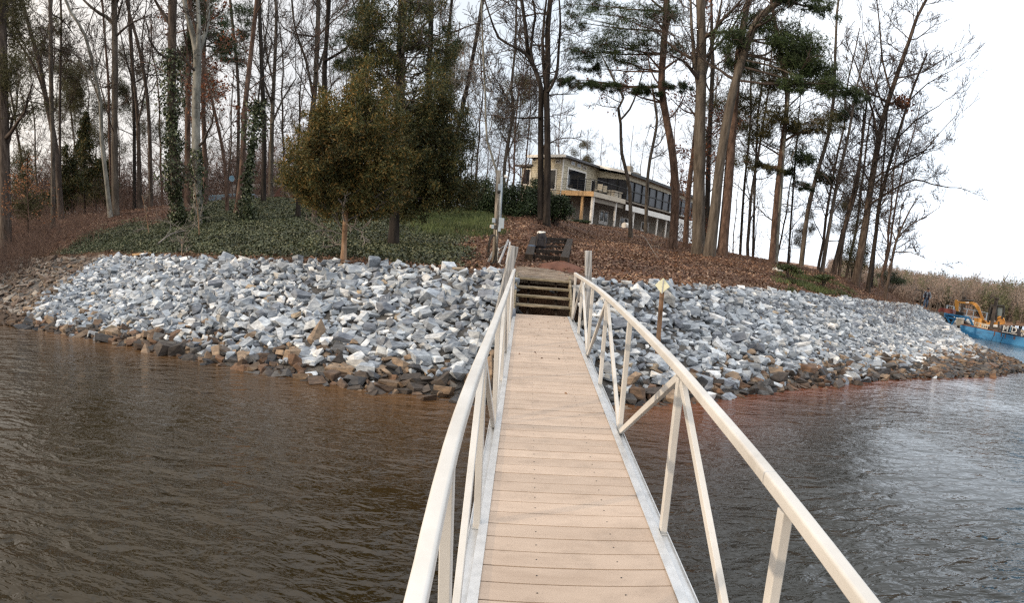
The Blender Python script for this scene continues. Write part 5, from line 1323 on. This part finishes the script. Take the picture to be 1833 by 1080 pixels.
    # things on the deck
    def chair(u, v, lab, mt='beige'):
        p = H(u, v, zd+.01); r = empty('patio_chair', p, lab, 'chair', 'patio chairs on the raised deck')
        mb = MB(p); mb.frame_box(p+EZ*.42, e1, e2, EZ, .26, .28, .05); mb.build('seat', M[mt], r)
        mb = MB(p); mb.frame_box(p+EZ*.72+e1*.24, e1, e2, EZ, .03, .28, .30); mb.build('backrest', M[mt], r)
        for a in (-1, 1):
            for b in (-1, 1):
                mb = MB(p); mb.tube([p+e1*.22*a+e2*.24*b, p+e1*.22*a+e2*.24*b+EZ*.4], .02, 5); mb.build('leg', M['black'], r)
    chair(u1*.45, 1.2, 'rounded beige patio chair behind the deck railing nearest its corner'); chair(u1*.66, 1.5, 'beige patio chair on the deck next to the screens')
    p = H(u1*.86, .9, zd); r = empty('patio_table', p, 'pale covered patio table at the right end of the raised deck', 'table')
    mb = MB(p); mb.frame_box(p+EZ*.62, e1, e2, EZ, .8, .5, .06); mb.build('table_top', M['beige'], r); mb = MB(p); mb.frame_box(p+EZ*.3, e1, e2, EZ, .7, .42, .28); mb.build('cover', M['beige'], r)
    p = H(.6, v1-.8, zd+.01); r = empty('planter', H(-.8, (v1+v2)/2+.6, zd-.2), 'terracotta planter with a bushy plant before the shingled wall', 'planter'); p = H(-.8, (v1+v2)/2+.6, zd-.2)
    mb = MB(p); mb.tube([p, p+EZ*.5], [.28, .38], 12, True); mb.build('pot', M['wood_new'], r); C_ = p+EZ*.8+RN.normal(size=(400, 3))*np.array([.25, .25, .2])
    V = quads(C_, .09, 1.6, 0); link('foliage', mesh_np('foliage', V-p, quad_faces(400), 4, M['shrub']), r)
    # grill / white bin on the patio edge
    u = uf(1122, -.8, zg+.3); p = H(u, -.8, hgt(*H(u, -.8, 0)[:2])); mb = MB(p); mb.tube([p+e1*-.6+EZ*.55, p+e1*.6+EZ*.55], .3, 12, True); mb.frame_box(p+EZ*.2, e1, e2, EZ, .5, .08, .22)
    tag(mb.build('propane_tank', M['white']), 'white horizontal tank on a cradle before the porch columns', 'tank')
build_house()

# ------------------------------------------------------------------ beyond the left wood: lane vehicles
def car(c, yaw, ln, wd, ht, mt, label, name='parked_car', van=False):
    ex = np.array([math.cos(yaw), math.sin(yaw), 0]); ey = np.array([-math.sin(yaw), math.cos(yaw), 0]); c = np.array(c); r = empty(name, c, label, 'car')
    if van: prof = [(-.5, .3), (-.5, .95), (-.46, 1), (.40, 1), (.49, .62), (.5, .3)]
    else: prof = [(-.5, .25), (-.5, .58), (-.36, .62), (-.26, .97), (.12, 1), (.27, .64), (.48, .55), (.5, .25)]
    n = len(prof); P0 = [c+ex*x*ln+EZ*z*ht-ey*wd/2 for x, z in prof]; P1 = [c+ex*x*ln+EZ*z*ht+ey*wd/2 for x, z in prof]
    mb = MB(c); mb.add(P0+P1, [tuple(range(n)), tuple(reversed(range(n, 2*n)))]+[(i, n+i, n+(i+1) % n, (i+1) % n) for i in range(n)]); mb.build('body', M[mt], r, .04)
    mb = MB(c)
    if van: mb.frame_box(c+ex*ln*.1+EZ*ht*.75, ex, ey, EZ, ln*.3, wd/2+.012, ht*.12)
    else: mb.frame_box(c-ex*ln*.06+EZ*ht*.78, ex, ey, EZ, ln*.17, wd/2+.012, ht*.12)
    mb.build('window', M['glass_dark'], r)
    for a in (-.32, .32):
        for b in (-1, 1):
            p = c+ex*a*ln+ey*b*(wd/2-.08)+EZ*.32; mb = MB(c); mb.tube([p-ey*.1, p+ey*.1], .32, 14, True); mb.build('wheel', M['black'], r)
def gz(px, D): P_ = at(px, 300, D); P_[2] = hgt(P_[0], P_[1]); return P_
p = gz(478, 66); car(p+EZ*.3, .1, 7.2, 2.2, 2.7, 'white', 'long white camper van parked beyond the wood', 'camper_van', True)
p = gz(524, 60); car(p+EZ*.35, .25, 4.4, 1.9, 1.7, 'redtarp', 'dark red car parked beyond the wood left of the golden cedar')
p = gz(418, 62); car(p+EZ*.2, .05, 4.6, 1.9, 1.75, 'paleblue', 'pale blue van parked behind the leaning trunks', 'parked_van', True)
p = at(415, 320, 60); mb = MB(gz(415, 60)); mb.tube([gz(415, 60), p], .05, 6); c_ = ray(415, 320); c_ = np.array([c_[0], c_[1], 0])/np.linalg.norm(c_[:2])
r = empty('round_sign', gz(415, 60), 'round pale blue disc on a pole deep in the left wood', 'sign'); mb.build('pole', M['black'], r)
mb = MB(gz(415, 60)); mb.tube([p-c_*.08, p-c_*.02], .26, 20, True); mb.build('disc', M['paleblue'], r)

# ------------------------------------------------------------------ far shore
def far_shore():
    az = np.linspace(az_of(1300), 1.9, 90); rr = np.concatenate([np.linspace(140, 150, 6), np.linspace(156, 520, 24)])
    Aa, Rr = np.meshgrid(az, rr, indexing='ij')
    edge = 147+3*np.sin(Aa*23)+2*np.sin(Aa*61)-20*smooth01((Aa-az_of(1760))/.12)
    X = Rr*np.sin(Aa); Y = Rr*np.cos(Aa); k = 1+.3*smooth01((Aa-az_of(1560))/.3); Z = np.clip((Rr-edge)*.05*k, -1.5, 9)+.3*np.sin(X*.2)*np.sin(Y*.17)*(Rr > 155)
    n, m = X.shape; idx = np.arange(n*m).reshape(n, m); Fc = np.stack([idx[:-1, :-1], idx[:-1, 1:], idx[1:, 1:], idx[1:, :-1]], -1).reshape(-1, 4)[:, ::-1]
    me = mesh_np('far_shore', np.stack([X, Y, Z], -1).reshape(-1, 3), Fc, 4, material('far_soil', [(.16, .09, .055), (.24, .15, .10)], .95, .5, bump=.3), True)
    tag(link('hill', me), 'low far shore rising behind the barge', 'shore', kind='structure')
    rng = random.Random(3); V1 = []; V2 = []; tb = MB()
    for i in range(1500):
        a = rng.uniform(az_of(1480), az_of(2050)); r = 140+10+rng.random()**1.4*190
        e_ = -20*float(smooth01((a-az_of(1760))/.12)); r += e_
        z = min(9, max(0, (r-147-e_)*.05*1.25)); h = rng.uniform(4.5, 10.5)*(1 if rng.random() < .88 else 1.3)*(.55+.37*float(smooth01((a-az_of(1600))/.2))); c = np.array([r*math.sin(a), r*math.cos(a), z])
        pine = rng.random() < (.2 if a < az_of(1770) else .42)
        m_ = 130 if r < 220 else 90
        if pine: P_ = c+RN.normal(size=(m_, 3))*np.array([h*.10, h*.10, h*.22])+EZ*h*.6; V2.append(P_[P_[:, 2] > z+.5])
        else:
            P_ = c+RN.normal(size=(m_, 3))*np.array([h*.17, h*.17, h*.2])+EZ*h*.62; V1.append(P_[P_[:, 2] > z+.3])
        tb.tube([tuple(c-EZ), tuple(c+EZ*h*.9)], [.2, .06], 3)
        if not pine:
            for q in range(3):
                f = rng.uniform(.35, .7); tb.tube([tuple(c+EZ*h*f), tuple(c+np.array([rng.gauss(0, .2)*h, rng.gauss(0, .2)*h, h*(f+rng.uniform(.25, .45))]))], [.11, .03], 3)
    v = needles(np.concatenate(V1), 4, .62, .055, .25); tag(link('far_wood', mesh_np('far_wood', v, tri_faces(len(v)//3), 3, M['fartwig'])), 'pinkish brown bare wood on the far shore', 'wood', kind='stuff')
    v = needles(np.concatenate(V2), 7, .5, .13, .3); tag(link('far_pines', mesh_np('far_pines', v, tri_faces(len(v)//3), 3, M['farpine'])), 'olive pines mixed into the far wood', 'wood', kind='stuff')
    tag(tb.build('far_trunks', M['twig_pale']), 'thin pale trunks of the far wood', 'wood', kind='stuff')
far_shore()

def small_house(px, D, w_, d_, h_, mt, label, name='lakeside_building', z=None, deck=False):
    c = at(px, 500, D); c[2] = .8 if z is None else z; r = empty(name, c, label, 'building')
    n = c[:2]/np.linalg.norm(c[:2]); ey = np.array([n[0], n[1], 0]); ex = np.array([n[1], -n[0], 0])
    mb = MB(c); mb.frame_box(c+EZ*h_/2, ex, ey, EZ, w_/2, d_/2, h_/2); mb.build('wall', M[mt], r)
    mb = MB(c); a = [c+ex*x*(w_/2+.3)+ey*y*(d_/2+.3)+EZ*h_ for x in (-1, 1) for y in (-1, 1)]; t = [c+ex*x*(w_/2+.3)+EZ*(h_+1.2) for x in (-1, 1)]
    mb.add(a+t, [(0, 1, 3, 2), (0, 2, 5, 4), (1, 4, 5, 3), (0, 4, 1), (2, 3, 5)]); mb.build('roof', M['roof'], r)
    for k in (-.28, .05, .3):
        mb = MB(c); mb.frame_box(c+ex*w_*k-ey*(d_/2+.03)+EZ*h_*.55, ex, ey, EZ, w_*.07, .03, h_*.22); mb.build('window', M['glass_dark'], r)
    if deck:
        mb = MB(c); mb.frame_box(c-ey*(d_/2+1.2)+EZ*.4, ex, ey, EZ, w_*.5, 1.2, .08)
        for k in np.linspace(-.5, .5, 9): mb.bar(c+ex*w_*k-ey*(d_/2+2.35)-EZ*.8, c+ex*w_*k-ey*(d_/2+2.35)+EZ*1.3, .12, .12)
        mb.bar(c-ex*w_*.5-ey*(d_/2+2.35)+EZ*1.3, c+ex*w_*.5-ey*(d_/2+2.35)+EZ*1.3, .1, .1); mb.build('deck', M['wood_old'], r)
small_house(1641, 172, 6.5, 4, 2.6, 'siding', 'cream lakeside cabin far across the water behind the walking man', deck=True, z=1.2)
small_house(1690, 165, 5, 3, 2.0, 'wood_dark', 'dark brown boathouse across the water left of the excavator', deck=True, z=.7)

# ------------------------------------------------------------------ barge with excavator
def barge():
    D = 50.
    n = ray(1775, 560); n = np.array([n[0], n[1], 0]); n /= np.linalg.norm(n)
    th = math.radians(-4); ex0 = np.array([n[1], -n[0], 0]); ex = ex0*math.cos(th)+n*math.sin(th); ey = np.array([-ex[1], ex[0], 0])
    O = at(1775, 600, D); O[2] = 0
    def X(px, py, dd=0.):
        """point of the plane through O spanned by ex and z, pushed dd along ey"""
        d = ray(px, py); k = ((O+ey*dd)@ey-CAM@ey)/(d@ey); return CAM+d*k
    zt = X(1790, 595.5)[2]; print('barge top z', zt)
    xl = (X(1716, 600)-O)@ex; xr = 9.5
    def B(x, y, z): return O+ex*x+ey*y+EZ*z
    root = empty('work_barge', O, 'blue steel work barge moored beyond the riprap point carrying the excavator', 'barge')
    mb = MB(O); mb.frame_box(B((xl+xr)/2, 3.2, zt/2-.35), ex, ey, EZ, (xr-xl)/2, 3.2, zt/2+.35); mb.build('hull', M['blue'], root, .03)
    mb = MB(O); mb.frame_box(B((xl+xr)/2, 3.2, zt+.03), ex, ey, EZ, (xr-xl)/2-.02, 3.2, .035); mb.build('deck', M['rust'], root)
    for k in range(2):
        mb = MB(O); px = 1765+k*18; a = X(px, 602, -.04); b = X(px+14, 600, -.04); pts = [a+(b-a)*t-EZ*(.75*math.sin(math.pi*t)) for t in np.linspace(0, 1, 9)]
        mb.tube([tuple(p) for p in pts], .02, 5); mb.build('mooring_rope', M['black'], root)
    mb = MB(O); rg = random.Random(1)
    for k in range(14):
        x = rg.uniform(0, 8); mb = MB(O); mb.frame_box(B(x, -.004, zt-.12-rg.random()*.1), ex, ey, EZ, .012+rg.random()*.03, .003, .12+rg.random()*.16); mb.build('rust_stain', M['rust'], root)
    # banner along the deck edge
    a, b = X(1791, 592, -.1), X(1845, 599, -.1); zb0 = zt+.02; zb1 = X(1795, 583.5, -.1)[2]; xa = (a-O)@ex
    br = empty('company_banner', B(xa, -.06, zb0), 'navy banner with white lettering hung along the barge edge', 'banner')
    mb = MB(B(xa, -.06, zb0)); mb.frame_box(B(xa+3.0, -.06, (zb0+zb1)/2), ex, ey, EZ, 3.0, .015, (zb1-zb0)/2); mb.build('cloth', M['navy'], br)
    hB = zb1-zb0
    def text(s_, x, z, size, mt, w=1.0):
        cu = bpy.data.curves.new('lettering', 'FONT'); cu.body = s_; cu.size = size; cu.extrude = .006; cu.materials.append(M[mt]); cu.offset = .004*w
        t_ = bpy.data.objects.new('tmp', cu); me_ = bpy.data.meshes.new_from_object(t_); bpy.data.objects.remove(t_); o = link('lettering', me_, br)
        from mathutils import Matrix
        P_ = B(x, -.085, z)-B(xa, -.06, zb0); mt_ = Matrix(((ex[0], 0, -ey[0]), (ex[1], 0, -ey[1]), (ex[2], 1, 0))).to_4x4(); mt_.translation = Vector(P_.tolist()); o.matrix_local = mt_
    text('M', xa+.12, zb0+hB*.34, .62, 'white', 3); text('I', xa+.66, zb0+hB*.34, .62, 'paleblue', 3); text('D', xa+.80, zb0+hB*.34, .62, 'white', 3)
    mb = MB(B(xa, -.06, zb0)); mb.frame_box(B(xa+.72, -.082, zb0+hB*.17), ex, ey, EZ, .6, .006, .025); mb.build('underline', M['white'], br)
    text('MARI', xa+1.55, zb0+hB*.58, .30, 'beige', 1); text('(770)', xa+1.62, zb0+hB*.14, .30, 'white', 1)
    # spud posts
    def spud(px, y0, y1, px2, wd, dd, lab):
        a = X(px, y0, dd); b = X(px2, y1, dd); o = B((a-O)@ex, dd, -1.2); mb = MB(o); mb.frame_box((np.array([(a[0]+b[0])/2, (a[1]+b[1])/2, (b[2]-1.2)/2])), ex, ey, EZ, wd/2, wd/2, (b[2]+1.2)/2)
        mb.frame_box(np.array([(a[0]+b[0])/2, (a[1]+b[1])/2, b[2]+.06]), ex, ey, EZ, wd*.75, wd*.75, .06)
        tag(mb.build('spud_post', M['steel_dark'], bevel=.01), lab, 'spud post', 'spud posts of the barge')
    spud(1776, 598, 535, 1780, .27, .3, 'tall dark steel spud post standing in front of the excavator cab')
    spud(1720, 570, 534, 1724, .22, 5.6, 'dark steel spud post behind the excavator arm')
    # excavator
    Z = zt+.07; dd = 3.4
    E0 = B((X(1772, 585, dd)-O)@ex, dd, Z); r = empty('excavator', E0, 'yellow mini excavator with bent boom parked on the blue barge', 'excavator')
    def sh(pts, wd, nm, mt, par=r, off=0.):
        mb = MB(E0); P_ = [X(x, y, dd+off) for x, y in pts]; n_ = len(P_)
        mb.add([p-ey*wd/2 for p in P_]+[p+ey*wd/2 for p in P_], [tuple(range(n_)), tuple(reversed(range(n_, 2*n_)))]+[(i, n_+i, n_+(i+1) % n_, (i+1) % n_) for i in range(n_)])
        return mb.build(nm, M[mt], par, .015)
    sh([(1758, 575), (1763, 575), (1753, 549), (1748, 543), (1741, 540.5), (1722, 540.5), (1717, 539), (1716, 541.5), (1720, 543.5), (1740, 545), (1745, 548), (1750, 556)], .32, 'boom', 'yellow')
    sh([(1709.5, 537), (1713.5, 536.5), (1717, 542), (1715.8, 551), (1716.5, 563), (1713, 564), (1711.5, 556), (1709, 549)], .28, 'stick', 'yellow')
    sh([(1710, 563), (1717, 563), (1719, 569), (1715, 572), (1711, 570)], .5, 'bucket', 'steel_dark')
    mb = MB(E0); mb.tube([tuple(X(1715, 538.3, dd)), tuple(X(1740, 538.6, dd))], .045, 6); mb.tube([tuple(X(1728, 538.2, dd)), tuple(X(1742, 539.4, dd))], .075, 8); mb.build('hydraulic_ram', M['black'], r)
    mb = MB(E0); mb.tube([tuple(X(1748, 557, dd-.1)), tuple(X(1757, 573, dd-.1))], .07, 8); mb.build('hydraulic_ram', M['black'], r)
    sh([(1729, 540.8), (1735, 541), (1735, 543.4), (1729, 543)], .34, 'maker_plate', 'white')
    sh([(1758, 573), (1765, 574), (1783, 577), (1783, 570), (1790, 569), (1798, 573), (1799.5, 580), (1790, 582), (1758, 581)], 1.5, 'body', 'yellow', off=.7)
    # rounded counterweight arc
    mb = MB(E0); pts = [X(1790.5+8.3*math.cos(a), 578+10*math.sin(a)*-1, dd-.1) for a in np.linspace(-.1, math.pi*.95, 12)]; mb.tube([tuple(p) for p in pts], .10, 7); mb.build('counterweight', M['yellow'], r)
    for q in ([(1768, 577), (1771, 560), (1774, 550), (1778, 547)], [(1778, 547), (1797, 548.5)], [(1797, 548.5), (1796, 563), (1793, 571)], [(1784, 548), (1783, 574)]):
        mb = MB(E0); mb.tube([tuple(X(x, y, dd-.2)) for x, y in q], .095, 6); mb.build('cab_frame', M['black'], r)
        mb = MB(E0); mb.tube([tuple(X(x, y, dd+.9)) for x, y in q], .095, 6); mb.build('cab_frame', M['black'], r)
    sh([(1773, 546), (1797, 548), (1798, 550), (1773, 548.5)], 1.3, 'cab_roof', 'black', off=.35)
    sh([(1785.5, 550.5), (1795.5, 551.5), (1794.5, 565), (1785, 565)], .04, 'cab_window', 'cab_glass', off=-.15)
    sh([(1774, 551), (1783, 550.5), (1782, 566), (1770.5, 572)], .04, 'cab_window', 'glass_dark', off=.85)
    sh([(1772, 562), (1778, 563), (1779, 575), (1770, 574)], .5, 'seat', 'black', off=.3)
    for k, off in ((0, -.35), (1, 1.2)):
        sh([(1752, 590), (1750, 586.5), (1753, 583), (1790, 586.5), (1793, 590), (1790, 594)], .4, 'track', 'steel_dark', off=off)
    sh([(1744.5, 585), (1745, 569.5), (1755.5, 569.5), (1758, 573), (1757, 587)], .9, 'dozer_blade', 'yellow', off=-.6)
    # deck clutter
    def thing(pts, wd, dd_, nm, mt, lab, cat, grp=None, bev=.01):
        P_ = [X(x, y, dd_) for x, y in pts]; c = sum(P_)/len(P_); mb = MB(c); n_ = len(P_)
        mb.add([p-ey*wd/2 for p in P_]+[p+ey*wd/2 for p in P_], [tuple(range(n_)), tuple(reversed(range(n_, 2*n_)))]+[(i, n_+i, n_+(i+1) % n_, (i+1) % n_) for i in range(n_)])
        return tag(mb.build(nm, M[mt], bevel=bev), lab, cat, grp)
    thing([(1712.5, 582.5), (1713, 571), (1724, 572), (1723.5, 584.5)], 1.0, .9, 'grey_bin', 'beige', 'grey tub with a pale lid on the near end of the barge', 'tub')
    thing([(1712, 570.8), (1713, 569), (1724.5, 570), (1724.5, 572)], 1.1, .9, 'bin_lid', 'white', 'pale lid lying on the grey tub', 'lid')
    thing([(1682.5, 555), (1687, 551.5), (1708, 554.5), (1709, 562.5), (1684, 560)], 2.2, 4.5, 'red_cover', 'redtarp', 'dark red tarpaulin roof over gear at the barge end', 'tarpaulin')
    for k, (x, y) in enumerate([(1744.5, 583), (1752.5, 584), (1760.5, 585)]):
        p = B((X(x+3.5, y+4, .25)-O)@ex, .25, zt+.07); r2 = empty('concrete_block', p, ['pale hollow block on the barge edge, left one of three', 'pale hollow block on the barge edge, middle one of three', 'pale hollow block on the barge edge next to the rusty box'][k], 'block')
        mb = MB(p); w_, h_ = .34, .36
        for (cx, cz, hx, hz_) in ((0, .03, .17, .03), (0, h_-.03, .17, .03), (-.145, h_/2, .025, h_/2-.06), (.145, h_/2, .025, h_/2-.06), (0, h_/2, .02, h_/2-.06)): mb.frame_box(p+ex*cx+EZ*cz, ex, ey, EZ, hx, .12, hz_)
        mb.build('shell', M['beige'], r2)
    thing([(1767.5, 592), (1768, 585.5), (1776, 586.5), (1775.5, 594)], .9, 1.0, 'rusty_box', 'rust', 'rusty steel box between the blocks and the spud post', 'box')
    thing([(1785.5, 597), (1785.8, 576), (1789.5, 576.5), (1789.3, 598)], .2, .35, 'short_post', 'steel_dark', 'short dark steel post right of the tall spud post', 'post')
    # blue trestle frame
    p = B((X(1715, 580, 2.5)-O)@ex, 2.5, zt+.07); r3 = empty('blue_frame', p, 'blue steel lifting frame and winch at the left end of the barge', 'winch frame')
    for q in ([(1690, 562), (1735, 569)], [(1692, 562), (1700, 578)], [(1712, 566), (1703, 582)], [(1716, 566), (1730, 588)], [(1730, 568), (1722, 588)], [(1690, 566), (1712, 572)], [(1735, 569), (1744, 588)]):
        mb = MB(p); mb.bar(X(*q[0], 2.5), X(*q[1], 2.5), .16, .16); mb.build('beam', M['blue'], r3)
    mb = MB(p); mb.tube([tuple(X(1724, 575, 1.9)), tuple(X(1742, 588, 1.9))], .16, 10, True); mb.build('winch_drum', M['steel_dark'], r3)
    mb = MB(p); mb.frame_box(X(1694, 569, 3.2), ex, ey, EZ, .55, .6, .4); mb.build('engine_box', M['steel_dark'], r3)
    mb = MB(p); mb.frame_box(X(1718, 566, 3.4), ex, ey, EZ, .35, .4, .35); mb.build('control_box', M['black'], r3)
barge()

def dock():
    c = at(1738, 585, 78); c[2] = .45; n = c[:2]/np.linalg.norm(c[:2]); ey = np.array([n[0], n[1], 0]); ex = np.array([n[1], -n[0], 0])
    r = empty('floating_dock', c, 'pale floating dock with railing behind the barge', 'dock'); mb = MB(c); mb.frame_box(c, ex, ey, EZ, 3.4, 1.6, .25); mb.build('dock_deck', M['white'], r)
    for y in (-1.5, 1.5):
        mb = MB(c)
        for k in np.linspace(-3.3, 3.3, 9): mb.bar(c+ex*k+ey*y, c+ex*k+ey*y+EZ*1.5, .07, .07)
        for h in (.7, 1.5): mb.bar(c-ex*3.3+ey*y+EZ*h, c+ex*3.3+ey*y+EZ*h, .07, .07, (0, 0, 1))
        mb.build('railing', M['greybox'], r)
dock()

# ------------------------------------------------------------------ the walking man
def man():
    D = 56.; b = at(1656, 550, D); b[2] = hgt(b[0], b[1]); print('man feet z', b[2], 'px', proj(b), 'head', proj(b+EZ*1.78))
    b[2] = max(b[2], .9); n = b[:2]/np.linalg.norm(b[:2]); fw = -np.array([n[0], n[1], 0]); rt = np.array([-fw[1], fw[0], 0])   # faces the camera
    root = empty('person', b, 'man in dark vest, grey shirt and jeans walking on the bank behind the riprap point', 'person')
    k = 1.04
    J = {'pel': (0, 0, .93), 'wst': (0, .0, 1.08), 'chs': (0, 0, 1.30), 'nck': (0, .02, 1.50), 'hd0': (0, .05, 1.60), 'hd1': (0, .07, 1.70), 'hd2': (0, .05, 1.77),
         'hl': (-.10, 0, .90), 'kl': (-.12, .16, .50), 'al': (-.12, .10, .09), 'tl': (-.13, .26, .03), 'hr': (.10, 0, .90), 'kr': (.11, .03, .48), 'ar': (.10, -.22, .12), 'tr': (.11, -.06, .03),
         'sl': (-.19, 0, 1.43), 'el': (-.29, -.04, 1.16), 'wl': (-.27, .12, .93), 'sr': (.19, 0, 1.43), 'er': (.30, -.06, 1.16), 'wr': (.28, .08, .93), 'fl': (-.25, .17, .86), 'fr': (.26, .13, .85)}
    Rr = {'pel': .15, 'wst': .11, 'chs': .13, 'nck': .065, 'hd0': .085, 'hd1': .10, 'hd2': .07, 'hl': .10, 'kl': .068, 'al': .05, 'tl': .045, 'hr': .10, 'kr': .068, 'ar': .05, 'tr': .045, 'sl': .075, 'el': .05, 'wl': .035,
          'sr': .075, 'er': .05, 'wr': .035, 'fl': .03, 'fr': .03}
    E_ = [('pel', 'wst'), ('wst', 'chs'), ('chs', 'nck'), ('nck', 'hd0'), ('hd0', 'hd1'), ('hd1', 'hd2'), ('pel', 'hl'), ('hl', 'kl'), ('kl', 'al'), ('al', 'tl'), ('pel', 'hr'), ('hr', 'kr'), ('kr', 'ar'), ('ar', 'tr'),
          ('chs', 'sl'), ('sl', 'el'), ('el', 'wl'), ('wl', 'fl'), ('chs', 'sr'), ('sr', 'er'), ('er', 'wr'), ('wr', 'fr')]
    def W(p): return (rt*p[0]+fw*p[1]+EZ*p[2])*k
    def skin(names, edges, radf, nm, mt, par):
        ks = list(names); me = bpy.data.meshes.new(nm); me.from_pydata([tuple(W(J[q])) for q in ks], [(ks.index(a), ks.index(c)) for a, c in edges], [])
        o = link(nm, me, par); o.modifiers.new('skin', 'SKIN'); s_ = o.modifiers.new('sub', 'SUBSURF'); s_.levels = 2; s_.render_levels = 2
        for i, q in enumerate(ks): rr = radf(q)*k; o.data.skin_vertices[0].data[i].radius = (rr, rr); o.data.skin_vertices[0].data[i].use_root = (i == 0)
        dg = bpy.context.evaluated_depsgraph_get(); m2 = bpy.data.meshes.new_from_object(o.evaluated_get(dg)); o.modifiers.clear(); o.data = m2; m2.materials.clear(); m2.materials.append(M[mt])
        m2.polygons.foreach_set('use_smooth', [True]*len(m2.polygons)); return o
    skin(['pel']+[q for q in J if q != 'pel'], E_, lambda q: Rr[q], 'body', 'skin', root)
    legs = ['pel', 'wst', 'hl', 'kl', 'al', 'hr', 'kr', 'ar']; skin(legs, [e for e in E_ if e[0] in legs and e[1] in legs], lambda q: Rr[q]+.022, 'jeans', 'denim', root)
    up = ['chs', 'wst', 'sl', 'el', 'wl', 'sr', 'er', 'wr']; skin(up, [e for e in E_ if e[0] in up and e[1] in up], lambda q: Rr[q]+(.075 if q in ('chs', 'wst') else .02), 'shirt', 'shirt', root)
    mb = MB(); mb.ball(W((0, .0, 1.06)), .165*k, .15*k, .17*k, 14, 10); mb.build('shirt_hem', M['shirt'], root)
    # open vest: two front panels and a back
    for sx in (-1, 1):
        mb = MB((0, 0, 0)); vs = []; fs = []; prof = [(.86, .21, .17), (1.05, .20, .19), (1.25, .225, .215), (1.42, .20, .17), (1.50, .10, .09)]
        for z, rx, ry in prof:
            for i in range(9):
                a = math.radians(28+i*19); vs.append(W((sx*rx*math.sin(a), ry*math.cos(a), z)))
        for j in range(len(prof)-1):
            for i in range(8): fs.append((j*9+i, j*9+i+1, (j+1)*9+i+1, (j+1)*9+i))
        mb.add(vs, fs, True); o = mb.build('vest', M['vest'], root); so_ = o.modifiers.new('thick', 'SOLIDIFY'); so_.thickness = .025
    mb = MB(); mb.ball(W((0, .045, 1.745)), .115*k, .12*k, .085*k, 14, 9); mb.frame_box(W((0, .16, 1.71)), rt, fw, EZ, .075, .06, .008); mb.build('cap', M['black_bag'], root)
    for q, sx in (('fl', -1), ('fr', 1)):
        for i in range(5):
            p0 = np.array(J[q]); a = (i-2)*.017; mb = MB(); ln = .07-.008*abs(i-2) if i < 4 else .045
            p1 = p0+np.array([a*1.2+(-sx*.03 if i == 4 else 0), .01, -.045]); p2 = p1+np.array([-sx*.006, .012, -ln*.6]); mb.tube([tuple(W(p0)), tuple(W(p1)), tuple(W(p2))], [.012, .010, .007], 6, True); mb.build('finger', M['skin'], root)
    for q in ('al', 'ar'):
        p = np.array(J[q]); mb = MB(); mb.ball(W(p+np.array([0, .07, -.05])), .055, .055, .05, 10, 7); mb.ball(W(p+np.array([0, .13, -.055])), .05, .09, .04, 10, 7); mb.build('boot', M['steel_dark'], root)
man()
def light_pole():
    b = at(1646, 552, 60); b[2] = max(.5, hgt(b[0], b[1])); mb = MB(b); r = empty('dock_post', b, 'thin dark post with a cross arm standing just left of the man', 'post')
    t = at(1643, 520, 60); mb.tube([tuple(b), (b[0], b[1], t[2])], .06, 7); mb.build('pole', M['steel_dark'], r); mb = MB(b); mb.bar(np.array([b[0], b[1], t[2]])-EX*.8, np.array([b[0], b[1], t[2]])+EX*.5, .08, .08); mb.build('cross_arm', M['steel_dark'], r)
light_pole()
